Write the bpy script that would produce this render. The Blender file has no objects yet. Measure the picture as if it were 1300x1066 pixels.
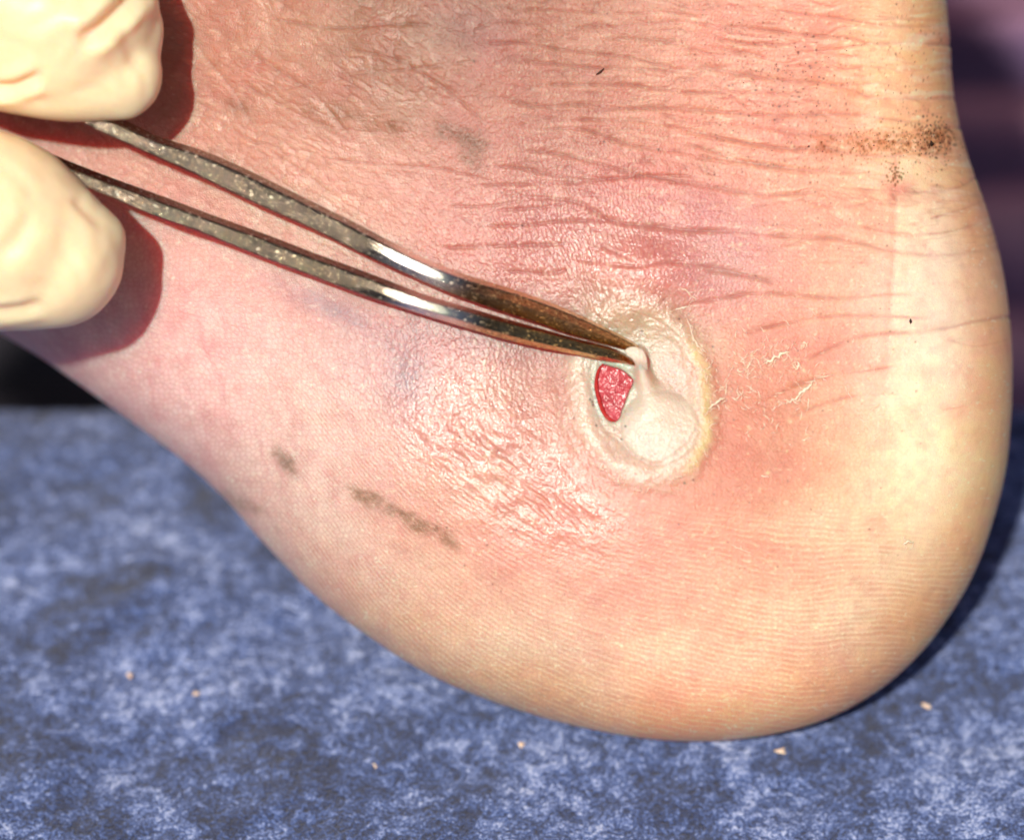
import bpy, bmesh, math, random
import numpy as np
from mathutils import Vector, Matrix

# ------------------------------------------------------------------ camera, sky, sun, exposure
CM = 0.01
scene = bpy.context.scene
TH = math.radians(40.0)                     # the camera looks down by this much
D = 40.0                                    # camera to heel, cm
K = 118.0                                   # photograph pixels per cm at the heel
H0 = 4.35                                   # height of the heel's side above the couch, cm
U = np.array([1.0, 0, 0])
V = np.array([0, math.sin(TH), math.cos(TH)])
W = np.array([0, -math.cos(TH), math.sin(TH)])
ORI = np.array([0, 0, H0])

cam = bpy.data.cameras.new('camera')
cam_o = bpy.data.objects.new('camera', cam)
scene.collection.objects.link(cam_o)
scene.camera = cam_o
cam_o.location = Vector((ORI + W * D) * CM)
cam_o.rotation_euler = (math.pi / 2 - TH, 0, 0)
cam.sensor_width = 36
cam.lens = 36 * D / (1300 / K)
cam.clip_start = 0.01
cam.clip_end = 20
cam.dof.use_dof = True
cam.dof.focus_distance = (D + 0.5) * CM
cam.dof.aperture_fstop = 11.0

SUN_C = np.array([-0.20, 0.11, 1.0])        # towards the sun, in the heel's frame
SUN_C /= np.linalg.norm(SUN_C)
SUN = SUN_C[0] * U + SUN_C[1] * V + SUN_C[2] * W
world = bpy.data.worlds.new('World')
scene.world = world
world.use_nodes = True
nt = world.node_tree
sky = nt.nodes.new('ShaderNodeTexSky')
sky.sky_type = 'NISHITA'
sky.sun_disc = False
sky.sun_elevation = math.asin(SUN[2])
sky.sun_rotation = math.atan2(SUN[0], SUN[1])
nt.links.new(sky.outputs[0], nt.nodes['Background'].inputs[0])
nt.nodes['Background'].inputs[1].default_value = 0.05
sun = bpy.data.lights.new('sun', 'SUN')
sun.energy = 5.0
sun.angle = math.radians(1.6)
sun.color = (1.0, 0.93, 0.82)
sun_o = bpy.data.objects.new('sun', sun)
scene.collection.objects.link(sun_o)
sun_o.rotation_euler = Vector(SUN).to_track_quat('Z', 'Y').to_euler()
sun_o.location = Vector(SUN)
scene.view_settings.view_transform = 'Standard'
scene.view_settings.look = 'None'
scene.view_settings.exposure = 0.05
scene.view_settings.gamma = 1.0
scene.cycles.max_bounces = 8

rng = np.random.default_rng(7)
random.seed(7)

# ------------------------------------------------------------------ helpers
def P(px, py, w):
    """a point on the heel's frame -> metres in the world"""
    px, py, w = np.broadcast_arrays(np.asarray(px, float), np.asarray(py, float), np.asarray(w, float))
    f = (D - w) / D / K
    u = (px - 650) * f
    v = -(py - 533) * f
    return (u[..., None] * U + v[..., None] * V + w[..., None] * W + ORI) * CM

def new_mesh(name, verts, faces, mat, parent=None, smooth=True):
    me = bpy.data.meshes.new(name)
    verts = np.asarray(verts, dtype=np.float32)
    faces = np.asarray(faces, dtype=np.int32)
    n = faces.shape[1]
    me.vertices.add(len(verts)); me.vertices.foreach_set('co', verts.ravel())
    me.loops.add(faces.size); me.loops.foreach_set('vertex_index', faces.ravel())
    me.polygons.add(len(faces))
    me.polygons.foreach_set('loop_start', np.arange(0, faces.size, n, dtype=np.int32))
    me.update(calc_edges=True)
    me.validate()
    if smooth:
        me.polygons.foreach_set('use_smooth', np.ones(len(me.polygons), dtype=bool))
    me.materials.append(mat)
    o = bpy.data.objects.new(name, me)
    scene.collection.objects.link(o)
    if parent is not None:
        o.parent = parent
        o.matrix_parent_inverse = parent.matrix_world.inverted()
    return o

def poly_mesh(name, verts, faces, mat, parent=None, smooth=True):
    me = bpy.data.meshes.new(name)
    me.from_pydata([tuple(v) for v in verts], [], [tuple(f) for f in faces])
    me.update()
    if smooth:
        me.polygons.foreach_set('use_smooth', np.ones(len(me.polygons), dtype=bool))
    me.materials.append(mat)
    o = bpy.data.objects.new(name, me)
    scene.collection.objects.link(o)
    if parent is not None:
        o.parent = parent
        o.matrix_parent_inverse = parent.matrix_world.inverted()
    return o

def empty(name, loc):
    o = bpy.data.objects.new(name, None)
    o.location = Vector(loc)
    o.empty_display_size = 0.01
    scene.collection.objects.link(o)
    bpy.context.view_layer.update()
    return o

def tag(o, label=None, cat=None, group=None, kind=None):
    if label: o['label'] = label
    if cat: o['category'] = cat
    if group: o['group'] = group
    if kind: o['kind'] = kind
    return o

def grid_faces(nr, nc, wrap=False, off=0):
    i = np.arange(nr - 1)[:, None]
    j = np.arange(nc if wrap else nc - 1)[None, :]
    j2 = (j + 1) % nc
    a = i * nc + j; b = i * nc + j2; c = (i + 1) * nc + j2; d = (i + 1) * nc + j
    return np.stack([a, b, c, d], -1).reshape(-1, 4) + off

def vnoise(x, y, seed=0):
    """smooth value noise, -1..1"""
    x = np.asarray(x, float); y = np.asarray(y, float)
    r = np.random.default_rng(seed).random((256, 256)) * 2 - 1
    xi = np.floor(x).astype(int); yi = np.floor(y).astype(int)
    fx = x - xi; fy = y - yi
    fx = fx * fx * fx * (fx * (fx * 6 - 15) + 10); fy = fy * fy * fy * (fy * (fy * 6 - 15) + 10)
    x0 = xi & 255; x1 = (xi + 1) & 255; y0 = yi & 255; y1 = (yi + 1) & 255
    return (r[x0, y0] * (1 - fx) * (1 - fy) + r[x1, y0] * fx * (1 - fy) + r[x0, y1] * (1 - fx) * fy + r[x1, y1] * fx * fy)

def fbm(x, y, seed=0, octaves=4, gain=0.5):
    s = 0; a = 1; t = 0
    for k in range(octaves):
        s = s + a * vnoise(x * 2 ** k + 17.3 * k, y * 2 ** k - 9.1 * k, seed + k)
        t += a; a *= gain
    return s / t

def voro(x, y, seed=0, jit=0.9):
    """F2-F1 (0 on cell borders) and a random value per cell"""
    r = np.random.default_rng(seed).random((256, 256, 3))
    xi = np.floor(x).astype(int); yi = np.floor(y).astype(int)
    f1 = np.full(x.shape, 9.0); f2 = np.full(x.shape, 9.0); idv = np.zeros(x.shape)
    for dx in (-1, 0, 1):
        for dy in (-1, 0, 1):
            cx = xi + dx; cy = yi + dy
            q = r[cx & 255, cy & 255]
            d = np.hypot(cx + 0.5 + (q[..., 0] - .5) * jit - x, cy + 0.5 + (q[..., 1] - .5) * jit - y)
            closer = d < f1
            f2 = np.where(closer, f1, np.minimum(f2, d))
            idv = np.where(closer, q[..., 2], idv)
            f1 = np.where(closer, d, f1)
    return f2 - f1, idv

def sstep(a, b, x):
    t = np.clip((x - a) / (b - a), 0, 1)
    return t * t * (3 - 2 * t)

def gauss(x, y, cx, cy, sx, sy, rot=0):
    c, s = math.cos(math.radians(rot)), math.sin(math.radians(rot))
    dx = x - cx; dy = y - cy
    a = (dx * c + dy * s) / sx; b = (-dx * s + dy * c) / sy
    return np.exp(-0.5 * (a * a + b * b))

def lin(c):
    c = np.asarray(c, float)
    return np.where(c <= 0.04045, c / 12.92, ((c + 0.055) / 1.055) ** 2.4)

def catmull(pts, n, closed=True):
    pts = np.asarray(pts, float); m = len(pts); out = []
    segs = m if closed else m - 1
    for i in range(segs):
        if closed:
            p0, p1, p2, p3 = pts[(i - 1) % m], pts[i], pts[(i + 1) % m], pts[(i + 2) % m]
        else:
            p0, p1, p2, p3 = pts[max(i - 1, 0)], pts[i], pts[i + 1], pts[min(i + 2, m - 1)]
        t = np.linspace(0, 1, n, endpoint=False)[:, None]
        out.append(0.5 * ((2 * p1) + (-p0 + p2) * t + (2 * p0 - 5 * p1 + 4 * p2 - p3) * t * t + (-p0 + 3 * p1 - 3 * p2 + p3) * t ** 3))
    if not closed: out.append(pts[-1:])
    return np.concatenate(out)

# ------------------------------------------------------------------ materials
def mat_new(name):
    m = bpy.data.materials.new(name); m.use_nodes = True
    t = m.node_tree
    return m, t, t.nodes['Principled BSDF']

def N(t, typ, **kw):
    n = t.nodes.new(typ)
    for k, v in kw.items():
        if isinstance(k, str) and hasattr(n, k): setattr(n, k, v)
    return n

def noise(t, vec, scale, detail=3, rough=0.5, dist=0.0):
    n = t.nodes.new('ShaderNodeTexNoise')
    n.inputs['Scale'].default_value = scale; n.inputs['Detail'].default_value = detail
    n.inputs['Roughness'].default_value = rough; n.inputs['Distortion'].default_value = dist
    if vec is not None: t.links.new(vec, n.inputs['Vector'])
    return n

def ramp(t, fac, stops):
    r = t.nodes.new('ShaderNodeValToRGB')
    el = r.color_ramp.elements
    while len(el) > 1: el.remove(el[-1])
    el[0].position = stops[0][0]; el[0].color = (*stops[0][1], 1)
    for p, c in stops[1:]:
        e = el.new(p); e.color = (*c, 1)
    t.links.new(fac, r.inputs[0])
    return r

def mapped(t, scale=(1, 1, 1), rot=(0, 0, 0), coord='Object'):
    tc = t.nodes.new('ShaderNodeTexCoord'); mp = t.nodes.new('ShaderNodeMapping')
    mp.inputs['Scale'].default_value = scale; mp.inputs['Rotation'].default_value = rot
    t.links.new(tc.outputs[coord], mp.inputs['Vector'])
    return mp.outputs[0]

def bump(t, bsdf, height, strength, dist, prev=None):
    b = t.nodes.new('ShaderNodeBump')
    b.inputs['Strength'].default_value = strength; b.inputs['Distance'].default_value = dist
    t.links.new(height, b.inputs['Height'])
    if prev is not None: t.links.new(prev, b.inputs['Normal'])
    t.links.new(b.outputs[0], bsdf.inputs['Normal'])
    return b.outputs[0]

def mat_skin():
    m, t, b = mat_new('skin')
    at = t.nodes.new('ShaderNodeAttribute'); at.attribute_name = 'tone'
    gl = t.nodes.new('ShaderNodeAttribute'); gl.attribute_name = 'gloss'
    v = mapped(t, (100, 100, 100))
    mot = noise(t, v, 3.5, 6, 0.7)
    r = ramp(t, mot.outputs[0], [(0.3, (0.80, 0.70, 0.68)), (0.5, (0.97, 0.95, 0.94)), (0.7, (1.10, 1.12, 1.10))])
    mx = t.nodes.new('ShaderNodeMix'); mx.data_type = 'RGBA'; mx.blend_type = 'MULTIPLY'
    mx.inputs[0].default_value = 0.55
    t.links.new(at.outputs['Color'], mx.inputs[6]); t.links.new(r.outputs[0], mx.inputs[7])
    t.links.new(mx.outputs[2], b.inputs['Base Color'])
    b.inputs['Subsurface Weight'].default_value = 0.88
    b.inputs['Subsurface Radius'].default_value = (1.0, 0.09, 0.05)
    b.inputs['Subsurface Scale'].default_value = 0.0085
    b.inputs['IOR'].default_value = 1.45
    # gloss 0 -> rough 0.55 ; 1 -> 0.22
    mr = t.nodes.new('ShaderNodeMapRange')
    mr.inputs['To Min'].default_value = 0.58; mr.inputs['To Max'].default_value = 0.20
    t.links.new(gl.outputs['Fac'], mr.inputs['Value'])
    t.links.new(mr.outputs[0], b.inputs['Roughness'])
    mr2 = t.nodes.new('ShaderNodeMapRange')
    mr2.inputs['To Min'].default_value = 0.35; mr2.inputs['To Max'].default_value = 1.0
    t.links.new(gl.outputs['Fac'], mr2.inputs['Value'])
    t.links.new(mr2.outputs[0], b.inputs['Specular IOR Level'])
    fine = noise(t, v, 60, 3, 0.65)
    n1 = bump(t, b, fine.outputs[0], 0.45, 0.00010)
    vo = t.nodes.new('ShaderNodeTexVoronoi'); vo.feature = 'DISTANCE_TO_EDGE'; vo.inputs['Scale'].default_value = 26
    t.links.new(v, vo.inputs['Vector'])
    bump(t, b, vo.outputs[0], 0.35, 0.00018, n1)
    return m

def mat_simple(name, col, rough=0.5, sss=0.0, scale=0.001, spec=0.5, metal=0.0, bscale=40, bstr=0.3, bdist=0.0001, var=0.12, coat=0.0):
    m, t, b = mat_new(name)
    v = mapped(t, (100, 100, 100))
    n = noise(t, v, bscale * 0.3, 5, 0.6)
    lo = tuple(c * (1 - var) for c in col); hi = tuple(min(1, c * (1 + var)) for c in col)
    r = ramp(t, n.outputs[0], [(0.3, lo), (0.7, hi)])
    t.links.new(r.outputs[0], b.inputs['Base Color'])
    b.inputs['Roughness'].default_value = rough; b.inputs['Metallic'].default_value = metal
    b.inputs['Specular IOR Level'].default_value = spec
    b.inputs['Coat Weight'].default_value = coat; b.inputs['Coat Roughness'].default_value = 0.12
    if sss:
        b.inputs['Subsurface Weight'].default_value = sss
        b.inputs['Subsurface Radius'].default_value = (1.0, 0.45, 0.2)
        b.inputs['Subsurface Scale'].default_value = scale
    f = noise(t, v, bscale, 4, 0.6)
    bump(t, b, f.outputs[0], bstr, bdist)
    return m

def mat_steel():
    m, t, b = mat_new('scratched_steel')
    uv = t.nodes.new('ShaderNodeUVMap'); uv.uv_map = 'along'
    def mapuv(sx, sy):
        mp = t.nodes.new('ShaderNodeMapping'); mp.inputs['Scale'].default_value = (sx, sy, 1)
        t.links.new(uv.outputs[0], mp.inputs['Vector']); return mp.outputs[0]
    brushed = noise(t, mapuv(10, 130), 1.0, 6, 0.8, 0.8)
    flecks = noise(t, mapuv(17, 30), 1.0, 4, 0.7, 0.5)
    v = mapped(t, (100, 100, 100))
    grime_reflect = noise(t, mapuv(14, 60), 1.0, 8, 0.8, 0.4)
    sx = t.nodes.new('ShaderNodeSeparateXYZ'); t.links.new(uv.outputs[0], sx.inputs[0])
    r = ramp(t, grime_reflect.outputs[0], [(0.41, (0.018, 0.014, 0.011)), (0.51, (0.12, 0.088, 0.066)), (0.59, (0.55, 0.44, 0.33))])
    r2 = ramp(t, grime_reflect.outputs[0], [(0.42, (0.07, 0.035, 0.015)), (0.50, (0.62, 0.34, 0.11)), (0.55, (1.0, 0.72, 0.34))])  # gold towards the tip: warm reflection of the skin painted into the steel
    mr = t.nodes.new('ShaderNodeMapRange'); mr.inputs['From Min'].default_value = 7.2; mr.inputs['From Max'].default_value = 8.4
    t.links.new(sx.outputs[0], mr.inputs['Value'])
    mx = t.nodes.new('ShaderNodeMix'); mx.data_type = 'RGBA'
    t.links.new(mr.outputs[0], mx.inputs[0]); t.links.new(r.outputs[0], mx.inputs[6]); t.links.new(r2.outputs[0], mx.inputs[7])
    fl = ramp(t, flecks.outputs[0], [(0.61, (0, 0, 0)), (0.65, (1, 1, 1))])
    fc = ramp(t, mr.outputs[0], [(0.0, (0.95, 0.88, 0.72)), (1.0, (1.0, 0.66, 0.26))])  # flecks take the same painted reflection towards the tip
    mf = t.nodes.new('ShaderNodeMix'); mf.data_type = 'RGBA'
    t.links.new(fl.outputs[0], mf.inputs[0]); t.links.new(mx.outputs[2], mf.inputs[6]); t.links.new(fc.outputs[0], mf.inputs[7])
    # glint painted as a bright band where the arms bend
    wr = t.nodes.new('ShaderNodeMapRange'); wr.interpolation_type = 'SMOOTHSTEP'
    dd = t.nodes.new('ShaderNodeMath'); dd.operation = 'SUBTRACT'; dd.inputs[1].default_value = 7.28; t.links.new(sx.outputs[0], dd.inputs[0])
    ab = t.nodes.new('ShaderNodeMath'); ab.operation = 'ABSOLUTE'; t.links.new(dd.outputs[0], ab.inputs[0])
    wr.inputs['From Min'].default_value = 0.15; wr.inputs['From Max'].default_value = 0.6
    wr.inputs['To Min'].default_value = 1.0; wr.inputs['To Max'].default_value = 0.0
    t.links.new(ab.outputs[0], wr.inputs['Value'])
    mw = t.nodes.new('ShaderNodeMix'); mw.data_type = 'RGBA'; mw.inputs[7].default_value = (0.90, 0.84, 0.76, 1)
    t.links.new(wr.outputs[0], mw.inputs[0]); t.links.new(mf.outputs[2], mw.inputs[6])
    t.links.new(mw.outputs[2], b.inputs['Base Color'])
    b.inputs['Metallic'].default_value = 1.0
    rr = ramp(t, brushed.outputs[0], [(0.35, (0.05,) * 3), (0.65, (0.17,) * 3)])
    mg = t.nodes.new('ShaderNodeMix'); mg.data_type = 'RGBA'
    t.links.new(fl.outputs[0], mg.inputs[0]); t.links.new(rr.outputs[0], mg.inputs[6]); mg.inputs[7].default_value = (0.5, 0.5, 0.5, 1)
    t.links.new(mg.outputs[2], b.inputs['Roughness'])
    n1 = bump(t, b, brushed.outputs[0], 0.45, 0.00010)
    bump(t, b, fl.outputs[0], 0.6, 0.00012, n1)
    return m

def mat_suede():
    m, t, b = mat_new('blue_suede')
    v = mapped(t, (100, 100, 100))
    big = noise(t, v, 0.55, 5, 0.6, 0.4)
    mid = noise(t, v, 4.6, 5, 0.7, 0.5)
    fine = noise(t, v, 24.0, 4, 0.75, 0.3)
    def mth(op, a, bb):
        n = t.nodes.new('ShaderNodeMath'); n.operation = op
        for i, q in enumerate((a, bb)):
            if isinstance(q, (int, float)): n.inputs[i].default_value = q
            else: t.links.new(q, n.inputs[i])
        return n.outputs[0]
    s = mth('ADD', mth('MULTIPLY', big.outputs[0], 0.27), mth('ADD', mth('MULTIPLY', mid.outputs[0], 0.32), mth('MULTIPLY', fine.outputs[0], 0.41)))
    r = ramp(t, s, [(0.42, (0.008, 0.013, 0.042)), (0.475, (0.018, 0.038, 0.135)), (0.51, (0.048, 0.098, 0.30)), (0.545, (0.145, 0.225, 0.54)), (0.59, (0.55, 0.63, 0.92))])
    t.links.new(r.outputs[0], b.inputs['Base Color'])
    b.inputs['Roughness'].default_value = 0.75
    b.inputs['Specular IOR Level'].default_value = 0.25
    b.inputs['Sheen Weight'].default_value = 0.25
    bump(t, b, s, 0.9, 0.0012)
    return m

def mat_darkcloth():
    m, t, b = mat_new('dark_cloth')
    v = mapped(t, (100, 100, 100))
    n = noise(t, v, 0.35, 5, 0.6)
    wv = t.nodes.new('ShaderNodeTexWave'); wv.bands_direction = 'Z'; wv.inputs['Scale'].default_value = 0.12
    wv.inputs['Distortion'].default_value = 3.5; wv.inputs['Detail'].default_value = 3; wv.inputs['Detail Scale'].default_value = 0.6
    t.links.new(v, wv.inputs['Vector'])
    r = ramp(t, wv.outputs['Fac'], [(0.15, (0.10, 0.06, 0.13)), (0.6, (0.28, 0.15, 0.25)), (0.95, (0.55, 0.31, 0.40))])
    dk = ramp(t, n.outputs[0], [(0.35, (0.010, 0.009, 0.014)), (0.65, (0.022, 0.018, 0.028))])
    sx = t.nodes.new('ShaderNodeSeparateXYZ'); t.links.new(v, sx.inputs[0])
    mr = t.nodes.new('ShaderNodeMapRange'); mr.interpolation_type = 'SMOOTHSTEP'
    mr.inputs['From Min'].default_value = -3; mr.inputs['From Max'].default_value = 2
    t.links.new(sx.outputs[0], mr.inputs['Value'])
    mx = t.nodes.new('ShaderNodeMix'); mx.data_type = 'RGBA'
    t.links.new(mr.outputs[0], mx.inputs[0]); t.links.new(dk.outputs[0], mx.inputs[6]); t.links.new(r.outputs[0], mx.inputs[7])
    t.links.new(mx.outputs[2], b.inputs['Base Color'])
    b.inputs['Roughness'].default_value = 0.9
    f = noise(t, v, 20, 4, 0.6)
    bump(t, b, f.outputs[0], 0.5, 0.0006)
    return m

M_skin = mat_skin()
def mat_wound():
    m, t, b = mat_new('wet_raw_flesh')
    v = mapped(t, (100, 100, 100))
    n = noise(t, v, 26, 4, 0.7); n2 = noise(t, v, 5, 3, 0.5)
    r = ramp(t, n.outputs[0], [(0.34, tuple(lin((0.66, 0.20, 0.24)))), (0.55, tuple(lin((0.76, 0.33, 0.37)))), (0.74, tuple(lin((0.90, 0.58, 0.58))))])
    r2 = ramp(t, n2.outputs[0], [(0.35, (0.75, 0.55, 0.55)), (0.65, (1.0, 1.0, 1.0))])
    mx = t.nodes.new('ShaderNodeMix'); mx.data_type = 'RGBA'; mx.blend_type = 'MULTIPLY'; mx.inputs[0].default_value = 1
    t.links.new(r.outputs[0], mx.inputs[6]); t.links.new(r2.outputs[0], mx.inputs[7]); t.links.new(mx.outputs[2], b.inputs['Base Color'])
    b.inputs['Roughness'].default_value = 0.32
    b.inputs['Subsurface Weight'].default_value = 0.3; b.inputs['Subsurface Radius'].default_value = (1, .3, .2); b.inputs['Subsurface Scale'].default_value = 0.0004
    bump(t, b, n2.outputs[0], 0.6, 0.0003)
    return m
M_wound = mat_wound()
M_edge = mat_simple('torn_red_edge', tuple(lin((0.68, 0.08, 0.07))), 0.45, 0.4, 0.001, 0.5, bscale=40, bstr=0.9, bdist=0.0003, var=0.25, coat=0.1)
M_flap = mat_simple('sodden_white_skin', (0.68, 0.53, 0.43), 0.45, 0.5, 0.0006, 0.6, bscale=14, bstr=0.7, bdist=0.0003, var=0.05)
M_flake = mat_simple('dry_skin_flake', tuple(lin((0.96, 0.88, 0.77))), 0.5, 0.3, 0.0006, 0.5, bscale=30)
M_crumb = mat_simple('crumb', tuple(lin((0.98, 0.82, 0.72))), 0.6, 0.3, 0.0006, 0.4)
M_dirt = mat_simple('dirt', (0.035, 0.018, 0.010), 0.8, 0, 0, 0.2, bscale=60)
M_glove = mat_simple('cream_latex', tuple(lin((0.98, 0.86, 0.71))), 0.40, 0.85, 0.0040, 0.45, bscale=30, bstr=0.12, bdist=0.0001, var=0.03)
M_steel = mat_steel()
M_suede = mat_suede()
M_dark = mat_darkcloth()

# ------------------------------------------------------------------ the setting: couch, dark cloth, floor
YE = 6.35                                   # the couch's far edge, cm
def couch():
    xs = np.linspace(-16, 16, 420)
    ys = np.concatenate([np.linspace(-14, -7, 30, endpoint=False), np.linspace(-7, YE - 1.3, 330)])
    X, Y = np.meshgrid(xs, ys)
    Z = 0.13 * fbm(X * 0.5, Y * 0.5, 40, 3) + 0.035 * fbm(X * 2.2, Y * 2.2, 50, 4)
    Z += -0.07 * np.exp(-((Y - (YE - 1.15) - 0.12 * np.sin(X * 0.5)) / 0.2) ** 2) * sstep(3, -6, X)
    Z += 0.035 * np.exp(-((X + 0.5 * Y + 3 + 0.3 * np.sin(Y)) / 0.35) ** 2)
    Z -= 0.06
    Z *= sstep(-99, -98, X)
    # rounded far edge, then down
    a = np.linspace(0, math.pi / 2, 14)[1:]
    rows_y = [YE - 1.3 + 1.3 * math.sin(q) for q in a]; rows_z = [-(1.3 - 1.3 * math.cos(q)) for q in a]
    rows_y += [YE, YE]; rows_z += [-3.0, -6.0]
    ey = np.array(rows_y)[:, None] + xs[None, :] * 0
    ez = np.array(rows_z)[:, None] + Z[-1][None, :]
    X = np.concatenate([X, xs[None, :] + ey * 0]); Y = np.concatenate([Y, ey]); Z = np.concatenate([Z, ez])
    vs = np.stack([X, Y, Z], -1).reshape(-1, 3) * CM
    o = new_mesh('couch_surface', vs, grid_faces(X.shape[0], X.shape[1]), M_suede)
    tag(o, 'mottled blue suede couch cover under the heel', kind='structure')
couch()

def backdrop():
    xs = np.linspace(-34, 34, 200); zs = np.linspace(-28, 14, 160)
    X, Z = np.meshgrid(xs, zs)
    Y = 24 + 0.5 * np.sin(Z * 2.6 + 0.5 * np.sin(X * 0.3) + 1.4 * vnoise(X * 0.1, Z * 0.3, 3)) + 0.6 * vnoise(X * 0.2, Z * 0.7, 5)
    o = new_mesh('dark_cloth_backdrop', np.stack([X, Y, Z], -1).reshape(-1, 3) * CM, grid_faces(160, 200), M_dark)
    tag(o, 'blurred dark purple cloth in folds behind the couch', kind='structure')
    X, Y = np.meshgrid(np.linspace(-60, 60, 20), np.linspace(-60, 60, 20))
    o = new_mesh('floor', np.stack([X, Y, X * 0 - 27 + 0.1 * vnoise(X, Y, 2)], -1).reshape(-1, 3) * CM, grid_faces(20, 20), M_dark)
    tag(o, 'dark floor far below the couch', kind='structure')
backdrop()

# ------------------------------------------------------------------ the foot
OUT = [(1201, -20), (1207, 60), (1211, 115), (1219, 160), (1230, 200), (1252, 262), (1270, 325), (1281, 390), (1286, 455), (1285, 520), (1278, 590),
       (1263, 655), (1240, 720), (1208, 778), (1165, 833), (1110, 880), (1045, 914), (970, 934), (890, 941), (810, 936), (730, 921),
       (650, 899), (570, 868), (500, 830), (436, 785), (380, 737), (335, 690), (292, 640), (245, 596), (190, 553), (125, 506), (60, 460), (0, 424),
       (-80,388), (-200,345), (-340,295), (-460,235), (-550,150), (-580,30), (-550,-80), (-470,-180), (-350,-290), (-180,-430), (20, -560),
       (260, -640), (560, -660), (850, -640), (1060, -560), (1160, -420), (1192, -260), (1198, -140)]
CX, CY = 760.0, 400.0
out = catmull(OUT, 60)
oa = np.arctan2(out[:, 1] - CY, out[:, 0] - CX); orad = np.hypot(out[:, 0] - CX, out[:, 1] - CY)
so = np.argsort(oa); oa = oa[so]; orad = orad[so]
def rim(a): return np.interp(a, oa, orad, period=2 * math.pi)

T = 2.1
RX0, RX1, RY0, RY1 = -60, 1360, -60, 1060      # raster of relief and tone, one cell per pixel
gx, gy = np.meshgrid(np.arange(RX0, RX1), np.arange(RY0, RY1))
gx = gx.astype(float); gy = gy.astype(float)

def line_dist(pts, pad):
    """distance and parameter along a polyline, on a window of the raster"""
    p = catmull(pts, 10, False)
    x0 = int(max(RX0, p[:, 0].min() - pad)); x1 = int(min(RX1 - 1, p[:, 0].max() + pad))
    y0 = int(max(RY0, p[:, 1].min() - pad)); y1 = int(min(RY1 - 1, p[:, 1].max() + pad))
    sl = (slice(y0 - RY0, y1 - RY0 + 1), slice(x0 - RX0, x1 - RX0 + 1))
    X = gx[sl]; Y = gy[sl]
    best = np.full(X.shape, 1e9); side = np.zeros(X.shape); tt = np.zeros(X.shape)
    for i in range(len(p) - 1):
        a = p[i]; d = p[i + 1] - a; L = max(d @ d, 1e-6)
        t = np.clip(((X - a[0]) * d[0] + (Y - a[1]) * d[1]) / L, 0, 1)
        qx = X - a[0] - t * d[0]; qy = Y - a[1] - t * d[1]
        dd = np.hypot(qx, qy); m = dd < best
        best = np.where(m, dd, best); side = np.where(m, qy, side); tt = np.where(m, (i + t) / (len(p) - 1), tt)
    return sl, best, side, tt

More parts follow.
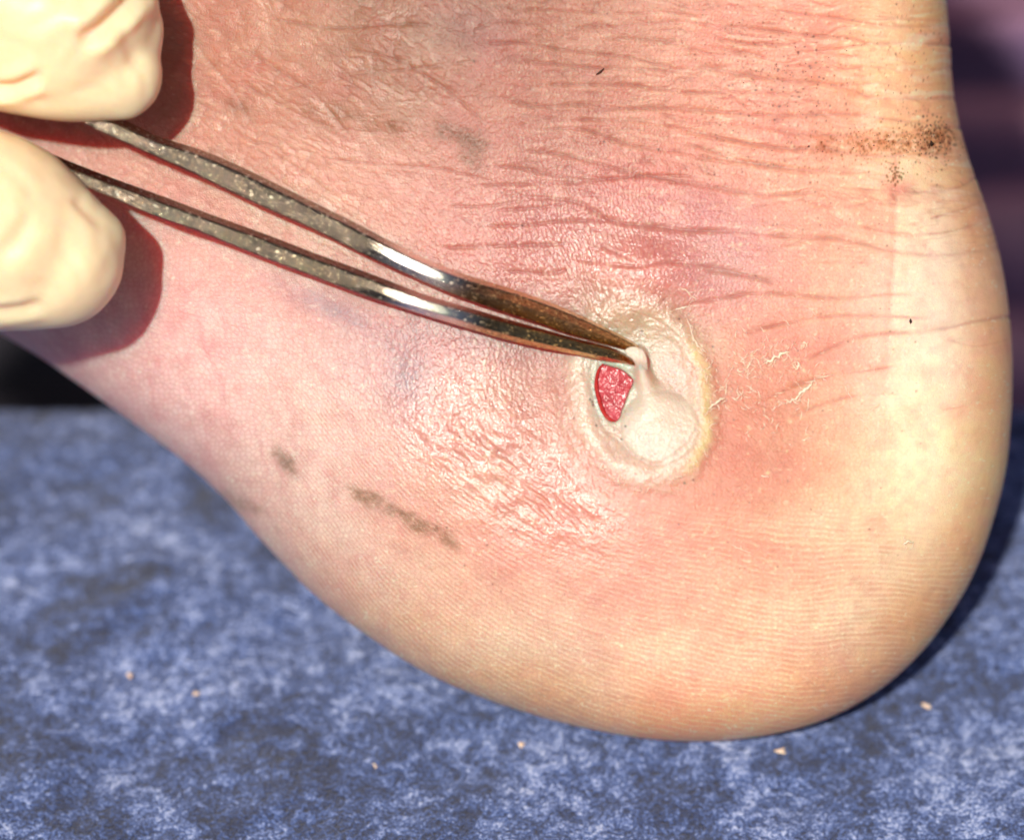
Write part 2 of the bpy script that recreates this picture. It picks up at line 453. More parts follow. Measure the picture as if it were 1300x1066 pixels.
CREASES = [
 ([(620,8),(700,14),(780,17),(850,17),(900,25)],1,.7), ([(690,32),(740,36),(800,33),(860,29),(930,35)],1.2,.8), ([(600,40),(640,28),(700,35)],1,.5),
 ([(760,50),(810,50),(860,58),(900,68),(950,72)],1,.7), ([(600,57),(660,55),(730,65),(790,73),(850,85),(900,92)],1.3,.9),
 ([(640,75),(700,82),(760,87),(830,88),(880,95),(900,88)],1.3,.8), ([(680,107),(740,108),(800,108),(840,115),(890,119),(930,118)],1.2,1),
 ([(620,120),(680,135),(740,133),(800,138),(860,138),(960,145)],1.4,1), ([(680,155),(750,152),(820,155),(880,165),(940,180),(1000,188)],1.3,.8),
 ([(670,165),(740,165),(800,183),(860,193),(930,205),(1010,215),(1100,218)],1.8,1.2), ([(650,195),(700,195),(750,205),(800,218),(850,228),(900,235),(950,246)],2,1.3),
 ([(610,210),(660,213),(700,222),(750,229),(800,224),(850,222),(900,226)],1.8,1.2), ([(600,235),(660,235),(720,232),(750,229)],1.2,.8),
 ([(900,7),(960,9),(1010,18),(1060,23),(1120,32),(1170,35),(1206,33)],1.6,1.2), ([(1020,0),(1060,10),(1130,9)],1,.6), ([(1120,25),(1160,18),(1200,12)],1,.7),
 ([(900,33),(950,35),(1000,43),(1050,47),(1080,49),(1110,55),(1160,54),(1209,57)],2,1.5), ([(900,46),(940,55),(980,57),(1020,55)],1.4,1.1),
 ([(1010,66),(1050,65),(1080,60),(1110,55)],1.5,1.2), ([(900,60),(950,68),(975,75)],1.3,1.2), ([(980,83),(1040,86),(1070,88),(1110,86),(1150,89),(1208,86)],1.5,1.1),
 ([(1100,78),(1140,84),(1170,89)],1,.9), ([(880,84),(900,88),(960,97),(1000,103),(1040,104),(1080,113),(1110,125),(1160,126),(1212,126)],2.2,1.6),
 ([(1050,110),(1090,108),(1140,107)],1,.7), ([(900,112),(940,118),(1000,120),(1030,130),(1070,132)],1.2,.9), ([(925,120),(955,143)],1,.7),
 ([(860,140),(900,143),(960,145),(1020,146),(1080,146),(1130,152),(1180,158),(1218,163)],2,1.5), ([(900,155),(960,160),(1010,168),(1080,173),(1130,180),(1180,181)],1.3,.9),
 ([(860,165),(900,172),(950,182),(1000,188),(1060,190)],1.8,1.3), ([(1040,183),(1060,190),(1100,198),(1150,198),(1208,195)],1.6,1.5),
 ([(870,182),(900,190),(940,203),(1000,212),(1050,218),(1100,219)],2,1.3), ([(900,240),(950,246),(1000,247),(1050,240)],1.6,1.1),
 ([(1010,250),(1050,262),(1085,262),(1120,250)],1.2,.8), ([(1060,237),(1120,241),(1170,243),(1215,238),(1240,225)],1.5,1.1),
 ([(880,294),(960,296),(1010,302),(1060,302)],1.5,.9), ([(1090,288),(1130,295),(1190,297),(1240,285)],1.8,1.1),
 ([(970,318),(1040,303),(1090,307),(1130,318),(1200,323),(1264,316)],2.2,1.1), ([(1180,278),(1220,267),(1250,255)],1.6,1.1),
 ([(890,343),(950,350),(985,360)],2.2,1.3), ([(1000,332),(1060,333),(1110,334)],1,.6), ([(890,382),(960,373),(1010,374),(1070,378),(1130,373),(1170,374)],1.9,1.2),
 ([(940,425),(1000,410),(1060,400),(1130,402),(1180,404)],1.8,1.1), ([(1000,470),(1070,435),(1120,424),(1180,420),(1240,408),(1284,402)],2.4,1.3),
 ([(960,510),(1040,480),(1100,470),(1150,462)],1.6,.9), ([(1190,522),(1270,508)],1.6,.7), ([(1000,530),(1070,505),(1150,500)],1.6,.7), ([(1200,430),(1240,440),(1280,432)],1.5,.5),
 ([(640,248),(700,252),(740,260),(780,280),(830,287),(880,292),(960,293)],2,1.5), ([(600,287),(660,287),(720,281),(780,282)],1.4,1.1), ([(620,268),(680,265),(720,258)],1,.8),
 ([(560,315),(600,313),(660,312),(720,310)],1.2,1), ([(720,325),(760,332),(800,338),(850,332),(900,338),(950,350)],2,1.3), ([(760,310),(790,325),(812,334)],1.3,1.1),
 ([(640,345),(700,348),(720,340)],1,.8), ([(850,395),(880,385),(910,380)],1.2,.9), ([(560,262),(620,262),(680,252)],1,.6),
 ([(430,60),(500,75),(560,110),(620,160)],1.5,.7), ([(300,60),(360,95),(400,120),(450,180)],1.6,.8), ([(330,20),(420,35),(520,30),(600,45)],1.4,.7),
 ([(340,118),(430,100),(520,88),(620,75)],1.3,.6), ([(270,150),(330,185),(380,215),(420,245)],1.6,.8), ([(300,100),(350,130),(420,160),(500,170)],1.4,.7),
 ([(250,60),(300,120),(330,180)],1.5,.6), ([(400,200),(480,210),(560,215),(640,235)],1.2,.6),
]
crease_h = np.zeros(gx.shape); crease_c = np.zeros(gx.shape)
for k, (pts, wd, st) in enumerate(CREASES):
    pts = [(x, y + random.uniform(-1, 1)) for x, y in pts]
    sl, d, side, tt = line_dist(pts, 26)
    X = gx[sl]; Y = gy[sl]
    end = sstep(0, 0.16, tt) * sstep(1, 0.84, tt)
    end = np.where((tt > .84) & (pts[-1][0] > 1200), 1, end)
    mod = 0.7 + 0.45 * vnoise(X / 22, Y / 9 + k * 7, 90)
    ww = wd * (0.95 + 0.35 * vnoise(X / 35 + k, Y / 35, 91))
    groove = np.exp(-(d / (ww * 0.95)) ** 2)
    wide = np.exp(-(d / (ww * 2.8)) ** 2)
    lip = np.exp(-((side - 5.0) / 4.0) ** 2) * (d < 18)
    crease_h[sl] += (-0.013 * groove - 0.012 * wide + 0.005 * lip) * st * end * mod
    crease_c[sl] = np.maximum(crease_c[sl], (0.75 * groove + 0.28 * wide) * st * end * mod)

# zones of the skin
def ang(x, y, a):
    c, s = math.cos(math.radians(a)), math.sin(math.radians(a))
    return x * c + y * s, -x * s + y * c
wx = gx + 7 * vnoise(gx / 40, gy / 40, 11); wy = gy + 7 * vnoise(gx / 40, gy / 40, 12)
z_left = sstep(760, 480, gx + 0.35 * gy) * sstep(430, 300, gy - 0.38 * (gx - 400))        # cross-hatched upper left
z_mid = gauss(gx, gy, 700, 320, 120, 90) + 0.7 * gauss(gx, gy, 560, 480, 90, 90)          # short upright dashes
z_mid = np.clip(z_mid, 0, 1)
z_ridge = sstep(0, 90, gy - (560 + 0.0009 * (gx - 950) ** 2 * (gx > 950)) + 0.55 * np.clip(620 - gx, -60, 400)) * sstep(300, 420, gx)
z_ridge *= 1 - 0.8 * gauss(gx, gy, 810, 500, 95, 110)
z_top = sstep(560, 700, gx) * sstep(460, 300, gy)

a1, b1 = ang(wx, wy, 30)
e1, i1 = voro(a1 / 21, b1 / 11, 21, 0.85)
a2, b2 = ang(wx, wy, -12)
e2, i2 = voro(a2 / 30, b2 / 12, 22)
a3, b3 = ang(wx, wy, 72)
e3, i3 = voro(a3 / 13, b3 / 5.2, 23)
a5, b5 = ang(wx, wy, 4)
e5, i5 = voro(a5 / 36, b5 / 10, 26)
e4, i4 = voro(gx / 6.5, gy / 6.5, 24)
line1 = np.exp(-(fbm(a1 / 55, b1 / 11, 121, 2) / 0.085) ** 2) * (0.75 + 0.5 * vnoise(a1 / 30, b1 / 8, 123)); line2 = np.exp(-(fbm(a2 / 70, b2 / 13, 125, 2) / 0.075) ** 2) * (0.75 + 0.5 * vnoise(a2 / 30, b2 / 8, 127)); line3 = 1 - sstep(0, 0.5, e3); line1 = np.clip(0.2 * line1 + 0.8 * (1 - sstep(0.0, 0.26, e1)), 0, 1); line2 = 0.3 * line2 + 0.6 * (1 - sstep(0.0, 0.2, e2)); line4 = 1 - sstep(0, 0.5, e4); line5 = np.exp(-(fbm(a5 / 90, b5 / 15, 131, 3) / 0.055) ** 2) * (0.7 + 0.5 * vnoise(a5 / 40, b5 / 8, 133))
line7 = np.exp(-(fbm(a5 / 60 + 9, b5 / 8.5, 141, 2) / 0.07) ** 2) * (0.6 + 0.6 * vnoise(a5 / 25, b5 / 6, 143))
a8, b8 = ang(wx, wy, 22)
line8 = np.exp(-(fbm(a8 / 50, b8 / 12, 151, 2) / 0.05) ** 2) * (0.5 + 0.6 * vnoise(a8 / 25, b8 / 6, 153))
z_top = z_top * (1 - z_left) * sstep(430, 200, gy)
pores = fbm(gx / 4.5, gy / 4.5, 31, 2)
# friction ridges that sweep round under the heel
g = -299.0 * np.exp(-(gx - 450) / 230.0)
g = np.where(gx < 450, -299 + 1.3 * (gx - 450), g)
bend = 20 * np.exp(-((gx - 1250) / 200) ** 2)
phase = (gy - g + bend + (3.0 + 6 * sstep(600, 900, gx)) * fbm(gx / 110, gy / 110, 33, 2) + 1.2 * vnoise(gx / 22, gy / 12, 34)) / 7.0
rid = 0.5 + 0.5 * np.cos(2 * math.pi * phase)
rid_amp = 0.55 + 0.45 * fbm(gx / 40, gy / 25, 35, 2)
broken = sstep(-0.55, 0.1, vnoise(gx / 11, gy / 6, 36))

relief = crease_h.copy()
relief += (0.0075 * sstep(0, .6, e1) + 0.003 * sstep(0, .5, e2) - 0.002 * line1) * z_left * (0.7 + 0.5 * vnoise(gx / 50, gy / 50, 19))
relief += 0.003 * z_left * fbm(a1 / 30, b1 / 7, 28, 3)
relief += (-0.007 * line5 - 0.006 * line7 - 0.006 * line8) * z_top
relief += -0.0060 * line3 * z_mid + 0.003 * z_mid * (i3 - .5)
relief += -0.0020 * line4 * (1 - 0.6 * z_ridge) * sstep(1250, 950, gx)
relief += 0.0042 * (rid - .5) * z_ridge * rid_amp * (0.4 + 0.6 * broken)
relief += 0.0025 * pores
relief += 0.020 * fbm(gx / 60, gy / 45, 37, 3) * (0.5 + 0.5 * sstep(900, 500, gx))
rough_zone = gauss(gx, gy, 650, 600, 95, 70, 30) + 0.35 * gauss(gx, gy, 600, 520, 60, 50) + 0.5 * gauss(gx, gy, 820, 345, 55, 35)
a6, b6 = ang(wx, wy, 48)
e6, i6 = voro(a6 / 24 + .3 * vnoise(gx / 10, gy / 10, 14), b6 / 5.5, 27)
relief += 0.007 * rough_zone * (i6 - .5) * sstep(0, .5, e6) + 0.012 * rough_zone * fbm(gx / 22, gy / 18, 41, 2)

gs = gauss(gx, gy, 670, 625, 75, 30, 32) + 0.6 * gauss(gx, gy, 600, 560, 50, 40) + 0.5 * gauss(gx, gy, 725, 650, 40, 12, 10)
a9, b9 = ang(wx, wy, 38)
st9 = fbm(a9 / 22, b9 / 3.4, 161, 3)
relief += 0.010 * gs * st9 + 0.022 * gs * fbm(a9 / 40, b9 / 12, 165, 2)
# blister: pale swollen ring, sunken middle
ring_pts = [(742,402),(775,383),(830,386),(872,418),(896,462),(903,515),(896,566),(868,602),(822,616),(782,602),(748,568),(730,525),(724,462)]
rp = catmull(ring_pts, 14)
ra = np.arctan2(rp[:, 1] - 500, rp[:, 0] - 812); rr_ = np.hypot(rp[:, 0] - 812, rp[:, 1] - 500)
o_ = np.argsort(ra)
def ring_rel(x, y):
    a = np.arctan2(y - 500, x - 812); r = np.hypot(x - 812, y - 500)
    return r / np.interp(a, ra[o_], rr_[o_], period=2 * math.pi)
rrel = ring_rel(gx, gy) + 0.035 * vnoise(gx / 18, gy / 18, 61) + 0.02 * vnoise(gx / 6, gy / 6, 62)
ring = sstep(1.17, 0.86, rrel)
relief += 0.045 * np.exp(-((rrel - 0.88) / 0.17) ** 2)
relief -= 0.018 * sstep(0.85, 0.50, rrel)
relief -= 0.012 * np.exp(-((rrel - 1.15) / 0.12) ** 2)
dome_px = np.sqrt(np.clip(1 - ((gx - 838) / 50) ** 2 - ((gy - 543) / 46) ** 2, 0, 1))
wound_pts = [(765,464),(776,466),(790,471),(801,480),(803,486),(798,497),(794,508),(789,520),(786,530),(779,535),(771,530),(765,514),(760,494),(759,474)]
def inpoly(pts):
    p = catmull(pts, 8); ins = np.zeros(gx.shape, bool)
    sl = (slice(400 - RY0, 640 - RY0), slice(700 - RX0, 940 - RX0)); X = gx[sl]; Y = gy[sl]; r = np.zeros(X.shape, bool)
    for i in range(len(p)):
        x1, y1 = p[i]; x2, y2 = p[(i + 1) % len(p)]
        if y1 == y2: continue
        c = ((Y > y1) != (Y > y2)) & (X < (x2 - x1) * (Y - y1) / (y2 - y1) + x1)
        r ^= c
    ins[sl] = r
    return ins
wound_in = inpoly(wound_pts).astype(float)
def blur(a, n=1):
    for _ in range(n):
        a = (a + np.roll(a, 1, 0) + np.roll(a, -1, 0) + np.roll(a, 1, 1) + np.roll(a, -1, 1)) / 5
    return a
wound_soft = blur(wound_in, 3)
relief += 0.085 * blur(dome_px ** 1.4, 3) * (1 - wound_soft)
tent_line = [(812,448),(814,462),(817,477),(822,491),(831,506),(840,526)]
sl, d, side, tt = line_dist(tent_line, 46)
t_h = np.interp(tt, [0, .2, .4, .6, .8, 1], [.17, .16, .12, .075, .035, 0.0])
t_w = np.interp(tt, [0, .2, .4, .6, .8, 1], [6.5, 7.5, 8.5, 12, 19, 32])
tent = np.zeros(gx.shape); tent[sl] = np.exp(-(d / t_w) ** 3)
lift_ = np.zeros(gx.shape); lift_[sl] = t_h * tent[sl]
relief += blur(lift_, 2) * (1 - wound_soft)
sl, d, side, tt = line_dist([(812,462),(800,466),(786,461),(770,458),(758,462)], 20)
web = np.zeros(gx.shape); web[sl] = np.exp(-(d / 5.5) ** 2) * sstep(1, .5, tt)
relief += 0.035 * web * (1 - wound_soft)
dome_m = blur(sstep(0.05, .5, dome_px), 4)
relief -= 0.070 * wound_soft
for pts, wd, st in [([(752,455),(750,490),(757,520),(768,545),(786,560),(806,578),(830,590),(852,580),(872,566),(884,545)],2.2,1.2),
                    ([(884,545),(888,520),(886,490),(878,462)],1.6,.9), ([(800,395),(830,405),(858,425),(878,450)],1.2,.9),
                    ([(806,578),(818,574),(830,582)],1,.7), ([(770,548),(784,552),(796,566)],1,.8)]:
    sl, d, side, tt = line_dist(pts, 14)
    relief[sl] -= 0.007 * np.exp(-(d / (wd * 1.3)) ** 2) * st

# groove pressed in by a plaster
sl, d, side, tt = line_dist([(1140,196),(1136,260),(1134,330),(1128,400),(1123,480),(1118,560)], 30)
groove_pl = np.zeros(gx.shape); groove_pl[sl] = np.exp(-(d / 5.0) ** 2) * sstep(1.0, 0.5, tt)
relief -= 0.010 * groove_pl

# tone (display colour of the skin, with rim glow and fold shade painted in)
def mixc(c, col, f):
    return c * (1 - f[..., None]) + np.asarray(col) * f[..., None]
tone = np.zeros(gx.shape + (3,)) + np.array([0.91, 0.65, 0.56])
def dab(col, x, y, sx, sy, rot, f):
    global tone
    tone = mixc(tone, col, gauss(gx, gy, x, y, sx, sy, rot) * f)
tone = mixc(tone, (1.0, 0.85, 0.71), sstep(1000, 1190, gx + 0.25 * (gy - 300)) * 0.85)
dab((1.0, 0.83, 0.66), 1080, 730, 160, 110, -25, .85)
dab((0.97, 0.77, 0.62), 760, 830, 320, 60, 12, .6)
dab((0.99, 0.84, 0.74), 250, 480, 120, 120, 0, .8)
dab((0.98, 0.80, 0.69), 400, 560, 130, 90, 0, .6)
dab((0.97, 0.78, 0.68), 380, 730, 120, 90, 40, .5)
dab((0.74, 0.53, 0.38), 520, 20, 230, 80, -6, .9)
dab((0.82, 0.60, 0.46), 500, 130, 230, 90, 10, .7)
dab((0.86, 0.64, 0.53), 720, 130, 130, 90, 10, .6)
dab((0.66, 0.43, 0.40), 605, 40, 50, 28, 20, .55)
dab((0.96, 0.74, 0.58), 420, 260, 120, 50, 15, .6)
dab((0.92, 0.72, 0.62), 600, 260, 90, 70, 0, .5)
dab((0.95, 0.67, 0.55), 980, 130, 120, 110, 0, .7)
dab((0.97, 0.74, 0.53), 1150, 90, 60, 120, 0, .7)
dab((0.98, 0.68, 0.56), 1000, 290, 110, 90, 0, .6)
dab((0.80, 0.45, 0.46), 855, 268, 75, 36, 10, .8)
dab((0.78, 0.52, 0.54), 905, 335, 60, 55, 0, .75)
dab((0.86, 0.62, 0.60), 720, 300, 80, 60, 0, .6)
dab((0.86, 0.54, 0.50), 640, 570, 130, 80, 25, .65)
dab((0.84, 0.60, 0.56), 650, 450, 90, 50, 15, .6)
dab((0.86, 0.50, 0.42), 930, 560, 75, 75, 0, .80)
dab((0.90, 0.54, 0.45), 1000, 480, 80, 70, 0, .55)
dab((0.93, 0.62, 0.53), 820, 690, 200, 50, 8, .7)
dab((0.66, 0.48, 0.50), 735, 410, 45, 30, 0, .45)
dab((0.58, 0.50, 0.54), 522, 470, 20, 36, 10, .75)
dab((0.60, 0.52, 0.54), 430, 395, 60, 11, 25, .65)
dab((0.62, 0.52, 0.55), 590, 430, 60, 20, 12, .6)
dab((0.75, 0.62, 0.60), 480, 440, 60, 40, 12, .4)
# plaster print: paler skin below and right of its edge
pl = sstep(1132, 1142, gx + 0.04 * (gy - 300)) * sstep(196, 206, gy + 2 * vnoise(gx / 14, gy / 14, 5)) * sstep(760, 450, gy)
tone = mixc(tone, (1.0, 0.90, 0.72), pl * 0.42)
tone = mixc(tone, (0.95, 0.66, 0.54), groove_pl * 0.45)
tone = mixc(tone, (0.90, 0.50, 0.42), gauss(gx, gy, 1140, 240, 12, 9) * .6)
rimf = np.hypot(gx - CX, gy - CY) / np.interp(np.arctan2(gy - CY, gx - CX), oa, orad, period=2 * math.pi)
tone = mixc(tone, (1.0, 0.66, 0.42), sstep(0.82, 0.98, rimf + .02 * vnoise(gx / 60, gy / 60, 66)) * 0.8 * sstep(200, 800, gx))  # orange callus tint, with sunlit rim glow painted into it
# blotches and veins
bl = fbm(gx / 70, gy / 55, 71, 4)
tone = mixc(tone, (0.87, 0.50, 0.46), np.clip(bl, 0, 1) * 0.40)
tone = mixc(tone, (1.0, 0.86, 0.74), np.clip(-bl, 0, 1) * 0.35)
bl2 = fbm(gx / 16, gy / 12, 75, 3)
tone = mixc(tone, (0.86, 0.50, 0.46), np.clip(bl2, 0, 1) * 0.22)
sy, sx_ = ang(wx, wy, 70)
streak = fbm(sy / 60, sx_ / 9, 77, 3)
tone = mixc(tone, (0.88, 0.54, 0.50), np.clip(streak, 0, 1) * 0.40 * sstep(700, 450, gx) * sstep(330, 420, gy))
# creases, hatching, ridges
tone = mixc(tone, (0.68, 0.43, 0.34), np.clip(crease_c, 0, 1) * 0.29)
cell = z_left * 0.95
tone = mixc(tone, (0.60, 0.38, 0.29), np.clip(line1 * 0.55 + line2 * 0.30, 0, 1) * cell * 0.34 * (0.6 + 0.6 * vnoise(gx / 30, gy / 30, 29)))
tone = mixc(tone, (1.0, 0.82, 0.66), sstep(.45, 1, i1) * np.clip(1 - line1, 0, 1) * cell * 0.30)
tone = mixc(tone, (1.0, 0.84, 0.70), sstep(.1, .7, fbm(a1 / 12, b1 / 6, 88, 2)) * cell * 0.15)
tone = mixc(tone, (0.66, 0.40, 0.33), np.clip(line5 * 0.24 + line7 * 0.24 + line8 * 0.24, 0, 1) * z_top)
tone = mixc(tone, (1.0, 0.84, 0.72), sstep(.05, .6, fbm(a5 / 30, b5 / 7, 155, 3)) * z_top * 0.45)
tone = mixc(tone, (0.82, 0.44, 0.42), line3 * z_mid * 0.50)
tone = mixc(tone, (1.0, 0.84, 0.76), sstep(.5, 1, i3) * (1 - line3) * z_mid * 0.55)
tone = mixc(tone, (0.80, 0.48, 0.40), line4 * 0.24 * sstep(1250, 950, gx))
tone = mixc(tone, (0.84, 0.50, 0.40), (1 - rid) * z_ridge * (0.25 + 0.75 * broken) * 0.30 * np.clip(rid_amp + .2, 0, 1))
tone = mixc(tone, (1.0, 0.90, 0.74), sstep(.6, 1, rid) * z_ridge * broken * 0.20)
tone = mixc(tone, (1.0, 0.92, 0.76), sstep(0.35, 0.8, fbm(gx / 5, gy / 4, 79, 3)) * 0.5)
# blister
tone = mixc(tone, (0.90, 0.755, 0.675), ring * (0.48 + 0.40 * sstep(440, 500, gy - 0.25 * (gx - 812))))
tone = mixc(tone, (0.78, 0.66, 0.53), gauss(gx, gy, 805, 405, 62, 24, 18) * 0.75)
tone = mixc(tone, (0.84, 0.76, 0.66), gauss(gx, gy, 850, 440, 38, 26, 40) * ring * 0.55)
tone = mixc(tone, (0.93, 0.74, 0.70), gauss(gx, gy, 856, 478, 26, 26) * ring * 0.65)
tone = mixc(tone, (0.93, 0.80, 0.58), np.exp(-((rrel - 0.95) / 0.08) ** 2) * sstep(860, 885, gx) * 0.75 * sstep(410, 450, gy))
tone = mixc(tone, (0.93, 0.70, 0.62), np.exp(-((rrel - 0.60) / 0.06) ** 2) * sstep(530, 550, gy) * sstep(800, 780, gx) * 0.6)
tone = mixc(tone, (0.90, 0.72, 0.60), (np.abs(fbm(gx / 14, gy / 14, 81, 3)) < 0.035) * ring * 0.5)
tone = mixc(tone, (0.90, 0.785, 0.72), dome_m * 0.9)
tone = mixc(tone, (0.92, 0.80, 0.73), np.clip(tent * 1.4, 0, 1) * 0.9)
tone = mixc(tone, (0.94, 0.84, 0.77), web * 0.7)
tone = mixc(tone, (0.72, 0.56, 0.42), gauss(gx, gy, 829, 478, 4.5, 16, -18) * 0.55)  # brown shade painted into the fold beside the lifted strand
tone = mixc(tone, (0.72, 0.12, 0.12), wound_soft)
tone = np.clip(tone, 0, 1)
# smears of dirt
def smear(pts, wd, col, st, nz):
    global tone
    p = catmull(pts, 10, False); x0, y0 = p.min(0) - wd * 4; x1, y1 = p.max(0) + wd * 4
    sl = (slice(max(0, int(y0 - RY0)), int(y1 - RY0)), slice(max(0, int(x0 - RX0)), int(x1 - RX0)))
    X, Y = gx[sl], gy[sl]; keep = np.ones(X.shape)
    step = max(1, int(len(p) / (len(pts) * 4)))
    for q in p[::step]:
        ax = rng.uniform(.35, 1.0) * wd; ay = rng.uniform(.25, .7) * wd
        jx, jy = rng.normal(0, wd * .45, 2)
        keep *= 1 - rng.uniform(.05, .42) * gauss(X, Y, q[0] + jx, q[1] + jy, ax, ay, rng.uniform(0, 60))
    f = (1 - keep) * np.clip(0.8 + 0.9 * nz * fbm(X / 5, Y / 4, 83, 4), 0, 1) * st
    tone[sl] = tone[sl] * (1 - f[..., None]) + np.array([col[0] * 1.05, col[1] * .95, col[2] * .85]) * f[..., None]
smear([(445,622),(480,636),(515,655),(545,672),(582,692)], 9, (0.48, 0.35, 0.26), .95, .8)
smear([(470,634),(500,650)], 8, (0.42, 0.30, 0.22), 0.6, 1.0)
smear([(448,624),(500,648),(540,668),(575,690)], 8, (0.46, 0.33, 0.23), .8, .8)
smear([(352,576),(362,588),(372,596)], 8, (0.44, 0.34, 0.27), 0.7, 0.6)
smear([(286,628),(305,640),(330,645)], 9, (0.56, 0.42, 0.34), 0.6, 0.6)
smear([(390,135),(430,145),(480,155),(520,162)], 10, (0.56, 0.38, 0.26), 0.85, 1.0)
smear([(265,195),(285,200)], 8, (0.45, 0.33, 0.27), 0.7, 0.6)
smear([(290,130),(310,140)], 9, (0.5, 0.38, 0.30), 0.6, 0.6)
smear([(560,165),(585,172),(605,188),(600,200)], 12, (0.50, 0.36, 0.26), 0.8, 1.1)
smear([(430,150),(560,168)], 20, (0.62, 0.45, 0.34), 0.5, 1.0)
smear([(1040,185),(1100,180),(1160,180),(1205,176)], 13, (0.66, 0.36, 0.20), 0.75, 1.5)
smear([(1176,172),(1200,180)], 11, (0.46, 0.25, 0.14), 0.6, 2.2)
smear([(960,85),(1040,104),(1090,118)], 10, (0.72, 0.45, 0.32), 0.5, 1.5)
# specks ground into the skin
def speck(x, y, r, col=(0.20, 0.12, 0.10), st=0.9):
    x0 = int(round(x)) - 4; y0 = int(round(y)) - 4
    if not (RX0 < x0 < RX1 - 10 and RY0 < y0 < RY1 - 10): return
    sl = (slice(y0 - RY0, y0 - RY0 + 9), slice(x0 - RX0, x0 - RX0 + 9))
    q = np.exp(-(((gx[sl] - x) ** 2 + (gy[sl] - y) ** 2) / (r * r))) * st
    tone[sl] = tone[sl] * (1 - q[..., None]) + np.array(col) * q[..., None]
for _ in range(120):
    x = 1188 + rng.normal(0, 15) ; y = 174 + rng.normal(0, 12)
    speck(x, y, rng.uniform(.6, 1.5), (0.30, 0.16, 0.08) if rng.random() < .7 else (0.10, 0.06, 0.06), rng.uniform(.4, .95))
for _ in range(300):
    x = 1120 + rng.normal(0, 55); y = 182 + rng.normal(0, 13) - (x - 1120) * 0.03
    speck(x, y, rng.uniform(.6, 1.3), (0.45, 0.24, 0.10), rng.uniform(.3, .8))
for _ in range(520):
    x = rng.uniform(880, 1200); y = rng.uniform(5, 240)
    speck(x, y, rng.uniform(.5, 1.2), (0.45, 0.25, 0.18), rng.uniform(.25, .8))
for _ in range(60):
    x = 1000 + rng.normal(0, 40); y = 100 + rng.normal(0, 30)
    speck(x, y, rng.uniform(.7, 1.4), (0.25, 0.14, 0.11), rng.uniform(.4, .9))
for _ in range(46):
    speck(1136 + rng.normal(0, 5), 222 + rng.normal(0, 9), rng.uniform(.6, 1.4), (0.40, 0.26, 0.12), .8)
for _ in range(260):
    x = rng.uniform(560, 1180); y = rng.uniform(10, 760)
    speck(x, y, rng.uniform(.5, 1.2), (0.35, 0.2, 0.17), rng.uniform(.3, .7))
for x, y in [(752,510),(753,514),(749,507),(765,519),(880,609),(869,613),(757,540),(789,558),(794,541),(862,405),(805,347),(836,190),(602,78),(767,180),(663,287),(560,0),(815,421),(905,440)]:
    speck(x, y, 1.25, (0.20, 0.13, 0.11), .75)
for x, y in [(940,310),(1020,470),(975,600),(1092,225),(780,590)]:
    speck(x, y, 2.2, (1.0, 0.92, 0.72), .8)

# broad gains of skin tone and light: brown at the ankle, pink round the blister, light painted in at the heel's rims
TONE_LIGHT_GAIN = [(500, 60, 0.51, 0.46, 0.46), (350, 60, 0.77, 0.67, 0.72), (700, 150, 0.73, 0.64, 0.68), (870, 270, 0.89, 0.76, 0.74), (980, 130, 0.93, 0.83, 0.89), (1000, 300, 0.97, 1.08, 1.06), (450, 260, 0.86, 0.78, 0.89), (600, 300, 0.7, 0.52, 0.53), (720, 700, 0.9, 0.8, 0.83), (1150, 90, 1.31, 1.35, 1.35), (620, 580, 0.88, 1.03, 0.99), (1265, 520, 1.35, 1.35, 1.35), (900, 920, 1.35, 1.35, 1.35), (420, 560, 0.91, 1.11, 1.28), (960, 560, 0.87, 0.86, 0.77), (1080, 740, 0.98, 1.08, 1.09), (1200, 400, 1.01, 1.04, 1.23), (260, 480, 0.94, 0.9, 1.09), (700, 800, 0.98, 1.28, 1.35)]
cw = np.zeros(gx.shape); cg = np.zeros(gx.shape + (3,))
for x_, y_, *g_ in TONE_LIGHT_GAIN:
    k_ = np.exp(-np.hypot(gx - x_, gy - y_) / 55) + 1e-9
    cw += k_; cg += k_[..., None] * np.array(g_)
tone_light_gain = cg / cw[..., None]
gloss = 0.30 + 0.55 * np.clip(rough_zone, 0, 1) + 0.35 * z_mid + 0.25 * z_left * sstep(.5, 1, i1) + 0.35 * gauss(gx, gy, 810, 345, 80, 50)
gloss = gloss + 0.9 * gs
gloss = np.clip(gloss - 0.25 * sstep(950, 1150, gx) + 0.3 * ring, 0, 1)

def sample(img, x, y):
    x = np.clip(x, RX0, RX1 - 2.001) - RX0; y = np.clip(y, RY0, RY1 - 2.001) - RY0
    xi = x.astype(int); yi = y.astype(int); fx = x - xi; fy = y - yi
    if img.ndim == 3: fx = fx[..., None]; fy = fy[..., None]
    return img[yi, xi] * (1 - fx) * (1 - fy) + img[yi, xi + 1] * fx * (1 - fy) + img[yi + 1, xi] * (1 - fx) * fy + img[yi + 1, xi + 1] * fx * fy

def base_w(px, py):
    """height of the foot's near side above the heel's frame, cm"""
    a = np.arctan2(py - CY, px - CX); r = np.hypot(px - CX, py - CY)
    s = np.clip(r / rim(a), 0, 1)
    w = T * (np.sqrt(np.maximum(1 - s ** 6.5, 0)) - 1)
    return w + form(px, py)
def form(px, py):
    left = np.clip((640 - px) / 640, 0, 3)
    w = -1.5 * left ** 1.5
    w += 0.25 * gauss(px, py, 900, 650, 180, 120) - 0.15 * gauss(px, py, 1010, 130, 220, 90)
    w += 0.20 * gauss(px, py, 520, 60, 160, 110) + 0.12 * gauss(px, py, 560, 560, 120, 90, 20)
    w += 0.16 * gauss(px, py, 815, 350, 50, 30) - 0.10 * gauss(px, py, 700, 450, 60, 60)
    return w

